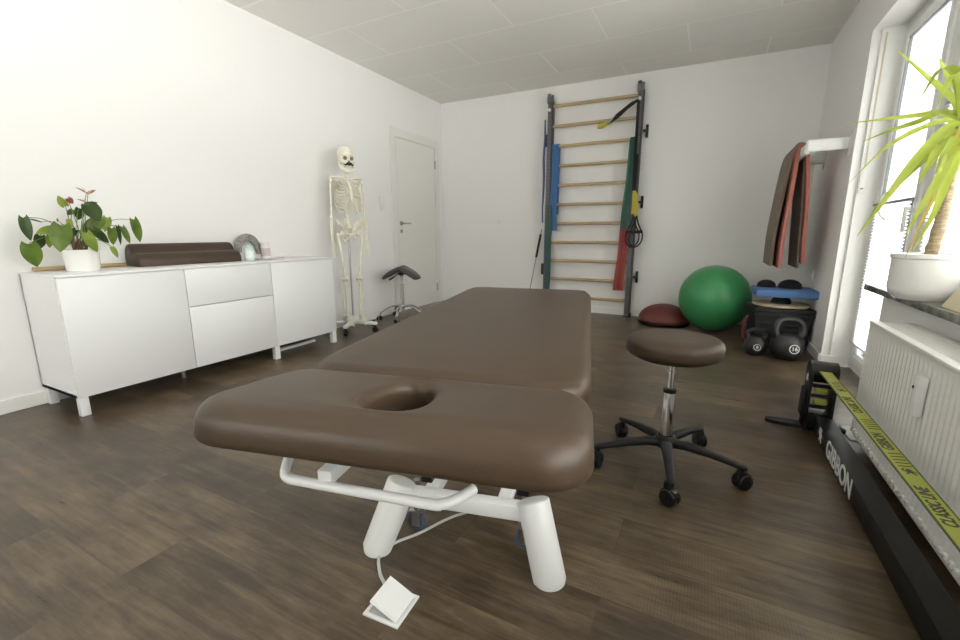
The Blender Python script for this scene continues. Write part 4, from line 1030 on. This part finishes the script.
# strap
sl_ = thing('slackline', 'yellow printed slackline webbing stretched above the black beam', 'slackline', (.543, 1.5, .3))
ZS = .308
b = BM(); box(b, (.516, .05, ZS), (.564, 2.50, ZS + .003)); box(b, (.518, 2.499, .19), (.568, 2.502, ZS)) if False else None
obj('webbing', rel(b, sl_), 'strap', sl_)
b = BM(); box(b, (.5145, .05, ZS + .0004), (.5185, 2.50, ZS + .0036)); box(b, (.5615, .05, ZS + .0004), (.5655, 2.50, ZS + .0036)); obj('webbing_edge', rel(b, sl_), 'strap_edge', sl_)
def gibbon_shape(size):
    """swinging monkey silhouette, unit square outline"""
    P_ = [(.05, .55), (.12, .80), (.28, .95), (.34, .90), (.22, .76), (.20, .60), (.34, .66), (.40, .86), (.54, .95), (.68, .88), (.70, .74), (.62, .64), (.80, .62), (.96, .46), (.92, .40), (.76, .50), (.66, .48), (.72, .30), (.88, .14), (.80, .06), (.60, .22), (.52, .34), (.42, .18), (.22, .02), (.16, .10), (.32, .26), (.36, .42), (.22, .46)]
    return [((x - .5) * size, (y - .5) * size) for x, y in P_]
y = 2.36; k = 0; txt = BM()
X, Y_ = V((0, 1, 0)), V((-1, 0, 0)); Zt = ZS + .0034
def put(s, yc, size=.040, xs=1.0):
    bm_ = text_bm(s, size * 1.0, basis(V((.540, yc, Zt)), X, Y_, V((0, 0, 1))), .0003, xs * .9, .0009); merge(txt, bm_)
def slashes(yc, n=5):
    for i in range(n):
        q = yc + (i - n / 2) * .020; prism(txt, [(-.016, q - .006), (.016, q + .004), (.016, q + .009), (-.016, q - .001)], .0005, Matrix.Translation((.543, 0, Zt)))
yc = .30
while yc < 2.4:
    put('GIBBON', yc, .040, .95); slashes(yc + .145); put('CLASSIC LINE', yc + .33, .038, .85); 
    prism(txt, [(a, b_) for a, b_ in gibbon_shape(.036)], .0005, Matrix.Translation((.543, yc + .50, Zt))); slashes(yc + .58)
    yc += .70
wr = obj('printed_lettering', rel(txt, sl_), 'print_black', sl_, smooth=False); 
# lettering on the beam
o_ = text_on(sr, 'GIBBON', .104, V((BX0 - .0006, 2.025, .050)) - sr.location, (0, -1, 0), (0, 0, 1), xs=.97, bold=.0022)
b = BM(); prism(b, gibbon_shape(.075), .001, basis(V((BX0 - .0005, 2.33, .052)) - sr.location, V((0, -1, 0)), V((0, 0, 1)), V((-1, 0, 0)))); obj('monkey_emblem', b, 'print_white', sr, smooth=False)
b = BM(); prism(b, gibbon_shape(.05), .001, basis(V((.4855, 2.525, .265)) - sr.location, V((0, 0, 1)), V((0, 1, 0)), V((-1, 0, 0)))); obj('upright_emblem', b, 'print_white', sr, smooth=False)

# ------------------------------------------------------------------ things on the sideboard
bo = thing('bolster', 'brown two-lobed massage bolster lying on the sideboard', 'bolster', (-3.15, 1.755, CZ1), math.radians(-3))
pr = [(-.095, .0)] + [(-.045 - .050 * math.cos(a), .045 + .080 * math.sin(a)) for a in [PI * (.0 + .80 * k / 12) for k in range(13)]] + [(.012, .078), (.022, .072)] + [(.045 - .047 * math.cos(a), .025 + .047 * math.sin(a)) for a in [PI * (.42 + .58 * k / 8) for k in range(9)]] + [(.090, .0)]
L_ = .325; rings = []
for y, s_ in ((-L_, .90), (-L_ + .006, .97), (-L_ + .02, 1), (L_ - .02, 1), (L_ - .006, .97), (L_, .90)): rings.append([(x * s_, y, .0015 + z * s_ * 1.10) for x, z in pr])
b = loft(BM(), rings); obj('cover', b, 'leather', bo, angle=50)
# plush arch, bottle, jar, tray
b = BM(); tube(b, [(0, -.080, .050), (0, -.072, .098), (0, -.035, .138), (0, .025, .140), (0, .070, .10), (0, .092, .036)], lambda t_: .021 + .006 * math.sin(PI * t_), 14); pp = obj('plush_arch', b, 'fur', None, loc=(-3.165, 2.215, CZ1 + .002)); pp.scale = (1.15, 1.12, 1.15); pp.rotation_euler = (0, 0, .1); tag(pp, 'mottled grey plush arch standing behind the mint green bottle', 'plush')
def bottle(name, loc, r, h, mb, mlab, mcap, label, cat, capr=.4, caph=.03):
    t = thing(name, label, cat, loc)
    b = BM(); lathe(b, [(0, 0), (r * .9, 0), (r, .004), (r, h * .82), (r * .85, h * .93), (r * capr, h), (0, h)], seg=28); obj('body', b, mb, t)
    b = BM(); lathe(b, [(r + .0006, h * .2), (r + .0006, h * .72)], seg=28); obj('paper_label', b, mlab, t)
    b = BM(); lathe(b, [(0, h), (r * capr * 1.1, h), (r * capr * 1.1, h + caph), (0, h + caph)], seg=20); obj('cap', b, mcap, t)
bottle('bottle', (-3.05, 2.14, CZ1), .034, .105, 'mint', 'mint_label', 'mint', 'mint green squat bottle on the sideboard beside the bolster', 'bottle', .6, .012)
bottle('candle_jar', (-3.10, 2.315, CZ1), .034, .115, 'jar', 'pinkish', 'jar', 'pale jar with pink label on the sideboard', 'jar', .9, .012)
b = BM(); lathe(b, [(0, 0), (.05, 0), (.085, .006), (.085, .009), (.05, .004), (0, .004)], seg=32); tag(obj('saucer', b, 'jar', None, loc=(-3.10, 2.315, CZ1)), 'shallow pale dish under the pink-label jar', 'dish')
for o__ in list(C.objects):
    if o__.name == 'candle_jar': o__.location.z = CZ1 + .0045
b = BM(); box(b, (-.05, -.07, 0), (.05, .07, .006), .001); box(b, (-.045, -.06, .0065), (.04, .065, .012), .001); ob = obj('paper_stack', b, 'jar', None, loc=(-3.12, 2.50, CZ1)); ob.rotation_euler = (0, 0, .3); tag(ob, 'small flat stack of white cards near the right end of the sideboard', 'papers')
b = BM(); tube(b, [(-3.225, .99, CZ1 + .013), (-3.225, 1.42, CZ1 + .013)], .012, sm=0); tag(obj('wooden_rod', b, 'wood_stick'), 'light wooden rod lying behind the flower pot on the sideboard', 'rod')
b = B((-3.238, 1.08, CZ1 + .026), (-3.230, 1.43, CZ1 + .12), .002); b = None

# ------------------------------------------------------------------ flowering plant
PX, PY = -3.03, 1.135
fp = thing('potted_anthurium', 'flowering anthurium with heart-shaped leaves in a white pot on the sideboard', 'potted plant', (PX, PY, CZ1))
b = BM(); lathe(b, [(0, 0), (.066, 0), (.072, .006), (.079, .112), (.079, .118), (.074, .118), (.072, .100), (0, .098)], seg=48); obj('pot', b, 'pot', fp)
b = BM(); lathe(b, [(0, .108), (.05, .106), (.0725, .100), (.0725, .097), (0, .095)], seg=32); obj('soil', b, 'soil', fp)
f_, pi_, ya_ = F, PITCH, YAW
FWv = V((-math.sin(ya_) * math.cos(pi_), math.cos(ya_) * math.cos(pi_), -math.sin(pi_))); RTv = V((math.cos(ya_), math.sin(ya_), 0)); UPv = RTv.cross(FWv)
def at(px, py, x):       # world point on the plane X = x
    d_ = FWv * f_ + RTv * (px - 480) - UPv * (py - 320); t_ = x / d_.x; return V((0, 0, H)) + d_ * t_
def heart_leaf(base, tip, w_, nrm, m, fold=.25, droop=.12, name='leaf', lobes=True):
    base, tip = V(base), V(tip); ax = tip - base; L__ = ax.length; ax.normalize()
    nrm = V(nrm); nrm = (nrm - ax * nrm.dot(ax)).normalized(); sd = ax.cross(nrm)
    b = BM(); rows = []; n = 12
    for i in range(n + 1):
        t_ = i / n
        hw = w_ / 2 * (math.sin(PI * min(1, t_ * .78 + .22)) ** .75) * (1.0 if t_ > .12 else .82 + 1.5 * t_) if t_ < 1 else .0005
        hw *= (1 - t_ ** 5 * .3); row = []
        for j in range(-3, 4):
            s_ = j / 3; back = -.16 * L__ * (abs(s_) ** 1.5) * (1 - t_) ** 3 if lobes else 0
            p = base + ax * (L__ * t_ + back) + sd * hw * s_ + nrm * (fold * hw * abs(s_) - droop * L__ * t_ * t_ + droop * L__ * t_ - .12 * hw * s_ * s_)
            row.append(b.verts.new(p))
        rows.append(row)
    for a, c in zip(rows, rows[1:]):
        for j in range(6): b.faces.new((a[j], a[j + 1], c[j + 1], c[j]))
    o_ = obj(name, b, m, fp, angle=180); return o_
def fx(cx, cy, x): return at(cx / 6, 180 + cy / 6, x) - V((PX, PY, CZ1))
CAMD = (V((0, 0, H)) - V((PX, PY, CZ1 + .2))).normalized()
soil_c = V((0, 0, .11))
rnd = random.Random(5)
leaves = [  # base px, tip px, width px (in a 6x view of the plant), plane x, material, normal tweak
 ((143, 228), (186, 365), 80, -3.06, 'leaf_dark', (.3, -.6, .3)),
 ((242, 252), (168, 236), 36, -3.10, 'leaf_dark', (0, 0, 1)),
 ((175, 385), (223, 522), 128, -3.02, 'leaf_mid', (.2, -.2, .3)),
 ((240, 335), (228, 420), 80, -3.06, 'leaf_dark', (-.1, .5, .2)),
 ((332, 292), (212, 325), 78, -2.98, 'leaf_light', (0, 0, .9)),
 ((368, 275), (362, 434), 138, -2.93, 'leaf_mid', (0, -.1, .35)),
 ((300, 335), (298, 408), 52, -3.03, 'leaf_light', (0, 0, .1)),
 ((478, 172), (470, 240), 62, -3.05, 'leaf_dark', (0, .2, .1)),
 ((440, 182), (404, 212), 45, -3.04, 'leaf_dark', (0, -.2, .5)),
 ((390, 155), (346, 93), 56, -3.06, 'leaf_light', (0, -.2, .2)),
 ((530, 150), (600, 248), 108, -3.00, 'leaf_dark', (0, .1, .2)),
 ((512, 145), (588, 136), 34, -3.02, 'leaf_dark', (0, 0, 1)),
 ((600, 232), (530, 315), 92, -3.01, 'leaf_mid', (0, 0, .3)),
 ((640, 228), (628, 312), 60, -3.03, 'leaf_light', (0, .2, .3)),
 ((518, 318), (584, 434), 74, -2.93, 'leaf_light', (0, -.3, .3)),
 ((560, 302), (655, 378), 70, -2.98, 'leaf_dark', (0, .2, .5)),
 ((668, 292), (680, 390), 60, -2.99, 'leaf_mid', (0, .3, .2)),
 ((704, 280), (724, 390), 30, -3.01, 'leaf_dark', (.2, .6, 0)),
 ((734, 285), (780, 382), 42, -3.02, 'leaf_mid', (0, .3, .2)),
 ((800, 240), (842, 374), 64, -3.02, 'leaf_mid', (0, .4, .1)),
 ((672, 404), (708, 468), 36, -2.95, 'leaf_light', (0, .3, .2)),
 ((414, 240), (424, 302), 40, -3.0, 'leaf_light', (0, 0, .2)),
 ((455, 300), (395, 360), 50, -2.96, 'leaf_dark', (0, 0, .4)),
 ((550, 250), (500, 330), 60, -3.06, 'leaf_dark', (0, .1, .4)),
]
for i, (bp0, tp0, wpx, x, m_, tw) in enumerate(leaves):
    B0 = fx(*bp0, x); T1 = fx(*tp0, x + rnd.uniform(-.03, .04)); sc = (fx(bp0[0] + 10, bp0[1], x) - B0).length / 10
    lf = heart_leaf(B0, T1, wpx * sc, CAMD + V(tw) * .9, m_)
    b = BM(); s0 = soil_c + V((rnd.uniform(-.025, .025), rnd.uniform(-.025, .025), -.004)); mid = s0.lerp(B0, .55) + V((0, 0, .045 + .05 * (B0 - s0).length))
    if B0.z < .1: mid.z = max(mid.z, .15)
    tube(b, [s0, mid, B0.lerp(mid, .15) + V((0, 0, .006)), B0], .0019, 6, 5); obj('leaf_stalk', b, 'stem_green' if i % 3 else 'stem_brown', fp)
for (c0, c1, wpx, x, m_) in (((405, 110), (440, 142), 46, -3.02, 'flower'), ((518, 78), (450, 44), 26, -3.03, 'flower2'), ((528, 82), (575, 60), 30, -3.02, 'flower2'), ((515, 132), (460, 116), 26, -3.01, 'flower2')):
    B0, T1 = fx(*c0, x), fx(*c1, x); sc = (fx(c0[0] + 10, c0[1], x) - B0).length / 10
    so = heart_leaf(B0, T1, wpx * sc, CAMD * (1.2 if wpx > 40 else .5) + V((0, 0, .8)), m_, name='spathe')
    b = BM(); tube(b, [B0, B0.lerp(T1, .2) + V((.01, 0, .008)), B0.lerp(T1, .4) + V((.013, 0, .014))], .0018, 8, 3); obj('spadix', b, 'spadix', so)
    b = BM(); s0 = soil_c + V((rnd.uniform(-.02, .02), rnd.uniform(-.02, .02), 0)); tube(b, [s0, s0.lerp(B0, .5) + V((0, 0, .01)), B0], .0018, 6, 4); obj('flower_stalk', b, 'stem_green', fp)
b = BM()
for k in range(16):
    a = k * 2.4; r = .012 + .02 * rnd.random(); p = soil_c + V((math.cos(a) * r, math.sin(a) * r, -.006)); tube(b, [p, p + V((math.cos(a) * .01, math.sin(a) * .01, .03)), p + V((math.cos(a + 1) * .02, math.sin(a + 1) * .02, .055 + .02 * rnd.random()))], .003, 6, 2)
obj('old_stems', b, 'stem_brown', fp)
b = BM(); B0 = fx(345, 240, -3.0); tube(b, [soil_c, soil_c.lerp(B0, .6) + V((0, 0, .02)), B0], .0015, 6, 4); ell(b, B0, (.004, .004, .009), 8); obj('flower_bud', b, 'stem_brown', fp)

# ------------------------------------------------------------------ yucca / dragon tree on the sill
QX, QY, QZ = .838, 2.545, .666
yp = thing('potted_dragon_tree', 'dragon tree with long light green leaves in a white glazed pot on the windowsill', 'potted plant', (QX, QY, QZ))
b = BM(); R_ = .118
lathe(b, [(0, 0), (R_ * .70, 0), (R_ * .76, .006), (R_ * .93, .028), (R_ * .985, .055), (R_ * .985, .172), (R_ * 1.03, .178), (R_ * 1.03, .194), (R_ * .97, .196), (R_ * .93, .174), (0, .172)], seg=64); obj('pot', b, 'pot', yp)
b = BM(); lathe(b, [(0, .184), (R_ * .6, .182), (R_ * .925, .176), (R_ * .925, .1745), (0, .1735)], seg=32); obj('soil', b, 'soil', yp)
b = BM(); tp = [(0, .0, .16), (.006, -.004, .22), (.012, -.012, .34), (.010, -.022, .47), (.012, -.03, .62), (.012, -.035, .78)]
P_ = smooth_pts(tp, 10); 
tube(b, P_, lambda t_: (.024 - .007 * t_) * (1 + .07 * math.sin(t_ * 260)) * (1.25 - .25 * min(1, t_ * 8)), 14, 0); obj('trunk', b, 'trunk', yp)
def blade(pts, w_, nrm, m, name='leaf'):
    P2 = smooth_pts(pts, 6); n = len(P2); b = BM(); rows = []; nrm = V(nrm)
    for i, p in enumerate(P2):
        d_ = (P2[min(i + 1, n - 1)] - P2[max(i - 1, 0)]).normalized(); sd = d_.cross(nrm).normalized(); nn = sd.cross(d_); t_ = i / (n - 1)
        hw = w_ / 2 * (min(1, .55 + t_ * 2.2)) * (1 - max(0, (t_ - .45) / .55) ** 1.6) + .0006
        rows.append([b.verts.new(p + sd * hw * s_ + nn * (hw * .32 * abs(s_))) for s_ in (-1, -.5, 0, .5, 1)])
    for a, c in zip(rows, rows[1:]):
        for j in range(4): b.faces.new((a[j], a[j + 1], c[j + 1], c[j]))
    return obj(name, b, m, yp, angle=180)
O_ = V((QX, QY, QZ))
CR = V((.012, -.033, .68))
def py_(px, py, x): return at(px, py, x) - O_
yl = [  # screen-read control points at real distances (px, py, plane x), width, material
 ([(952, 98, .82), (925, 75, .76), (896, 49, .70)], .026, 'yucca', .0),
 ([(962, 95, .84), (950, 78, .80), (938, 57, .76)], .034, 'yucca', .0),
 ([(915, 116, .72), (878, 120, .62), (840, 125, .56)], .022, 'yucca', .05),
 ([(918, 122, .74), (890, 131, .66), (862, 142, .60)], .024, 'yucca_dark', .05),
 ([(930, 125, .74), (905, 136, .66), (880, 153, .60), (848, 184, .56)], .022, 'yucca', .04),
 ([(935, 140, .74), (912, 165, .66), (885, 200, .60), (857, 236, .56)], .034, 'yucca', .03),
 ([(938, 145, .76), (918, 165, .70), (893, 190, .66), (872, 212, .62)], .028, 'yucca_dark', .03),
 ([(942, 140, .78), (932, 160, .72), (918, 183, .68)], .040, 'yucca', .03),
 ([(950, 155, .78), (938, 180, .72), (920, 210, .68), (905, 235, .66)], .030, 'yucca', .02),
 ([(952, 160, .80), (940, 185, .76), (925, 215, .72), (905, 258, .70)], .020, 'yucca_dry', .02),
 ([(955, 160, .80), (945, 185, .76), (933, 215, .72), (912, 252, .70)], .030, 'yucca', .02),
 ([(948, 150, .78), (940, 170, .74), (932, 200, .70)], .034, 'yucca', .02),
]
for pts, w_, m_, arch in yl:
    first = py_(*pts[0]); s0 = CR + V((0, 0, rnd.uniform(-.07, .06))); mid = s0.lerp(first, .5) + V((0, 0, arch * .5))
    pp = [s0, mid] + [py_(*p) for p in pts]; d_ = (pp[-1] - pp[0]).normalized()
    nn = (V((0, 0, H)) - (O_ + pp[-2])).normalized() + V((0, 0, .55))
    blade(pp, w_, nn, m_)
for k in range(16):          # the rest of the crown, towards the room's near side
    a = math.radians(-160 + k * 17 + rnd.uniform(-8, 8)); el = rnd.uniform(-.15, .55); Lf = rnd.uniform(.34, .46)
    d_ = V((math.cos(a) * (.55 if math.cos(a) > 0 else 1) * .5, math.sin(a), 0)); 
    if d_.y > -.25: continue
    s0 = CR + V((0, 0, rnd.uniform(-.02, .09)))
    ex = min(1, (.10 / (d_.x * Lf)) if d_.x > 0 and d_.x * Lf > .10 else 1)
    d_.x *= ex; pp = [s0, s0 + d_ * Lf * .35 + V((0, 0, .10 + el * .12)), s0 + d_ * Lf * .7 + V((0, 0, .10 + el * .15)), s0 + d_ * Lf + V((0, 0, -.03 + el * .2))]
    blade(pp, .030, V((-.2, 0, 1)), 'yucca' if k % 3 else 'yucca_dark')
b = BM()
for k in range(14):
    a = k * 2.4; tube(b, [CR + V((0, 0, -.10 + .012 * k)), CR + V((math.cos(a) * .02, math.sin(a) * .02, -.085 + .012 * k))], .006, 6, sm=0)
obj('crown_sheath', b, 'yucca_dark', yp)
# cream object at the frame edge on the sill
b = loft(BM(), [[(-.04, -.09, 0), (.04, -.09, 0), (.04, .07, 0), (-.04, .07, 0)], [(-.02, -.08, .085), (.02, -.08, .085), (.02, .01, .085), (-.02, .01, .085)]]); bmesh.ops.bevel(b, geom=b.edges[:], offset=.004, segments=2, affect='EDGES')
tag(obj('cream_stone', b, 'cream', None, loc=(.865, 2.25, .666)), 'cream wedge-shaped ornament on the windowsill beside the white pot', 'ornament')

# ------------------------------------------------------------------ outside: daylight with an added brighter lower half

W = bpy.data.worlds.new('daylight'); scn.world = W; W.use_nodes = True
bg = W.node_tree.nodes['Background']; bg.inputs[1].default_value = 1.0
wn = W.node_tree; wt = wn.nodes.new('ShaderNodeTexCoord'); wx_ = wn.nodes.new('ShaderNodeSeparateXYZ'); wr = wn.nodes.new('ShaderNodeMapRange')
wr.inputs[1].default_value = -.05; wr.inputs[2].default_value = .05; wr.inputs[3].default_value = 15.0; wr.inputs[4].default_value = 8.5   # lower half made brighter to lift the ceiling, overcast sky above
wv_ = wn.nodes.new('ShaderNodeVectorMath'); wv_.operation = 'SCALE'; wv_.inputs[0].default_value = (1.0, .99, .97)
wn.links.new(wt.outputs['Generated'], wx_.inputs[0]); wn.links.new(wx_.outputs['Z'], wr.inputs[0]); wn.links.new(wr.outputs[0], wv_.inputs['Scale']); wn.links.new(wv_.outputs[0], bg.inputs[0])
for y0, y1, z0 in ((3.2, 3.8, .1), (1.4, 3.05, .7), (NY0 + .05, 1.3, .7)):
    la = bpy.data.lights.new('window_portal', 'AREA'); la.shape = 'RECTANGLE'; la.size = (y1 - y0); la.size_y = (ZN - z0)
    la.cycles.is_portal = True
    lo_ = bpy.data.objects.new('window_portal', la); C.objects.link(lo_); lo_.location = (XO + .01, (y0 + y1) / 2, (ZN + z0) / 2)
    # area light shines along its -Z : aim to -X, with size along y
    lo_.rotation_euler = Matrix(((0, 0, 1), (1, 0, 0), (0, 1, 0))).to_euler()
la = bpy.data.lights.new('window_portal', 'AREA'); la.shape = 'RECTANGLE'; la.size = FX1 - FX0; la.size_y = ZN - FZ0; la.cycles.is_portal = True  # portal for the added window behind the camera
lo_ = bpy.data.objects.new('window_portal', la); C.objects.link(lo_); lo_.location = ((FX0 + FX1) / 2, YN - .13, (ZN + FZ0) / 2); lo_.rotation_euler = (PI / 2 + PI, 0, 0)
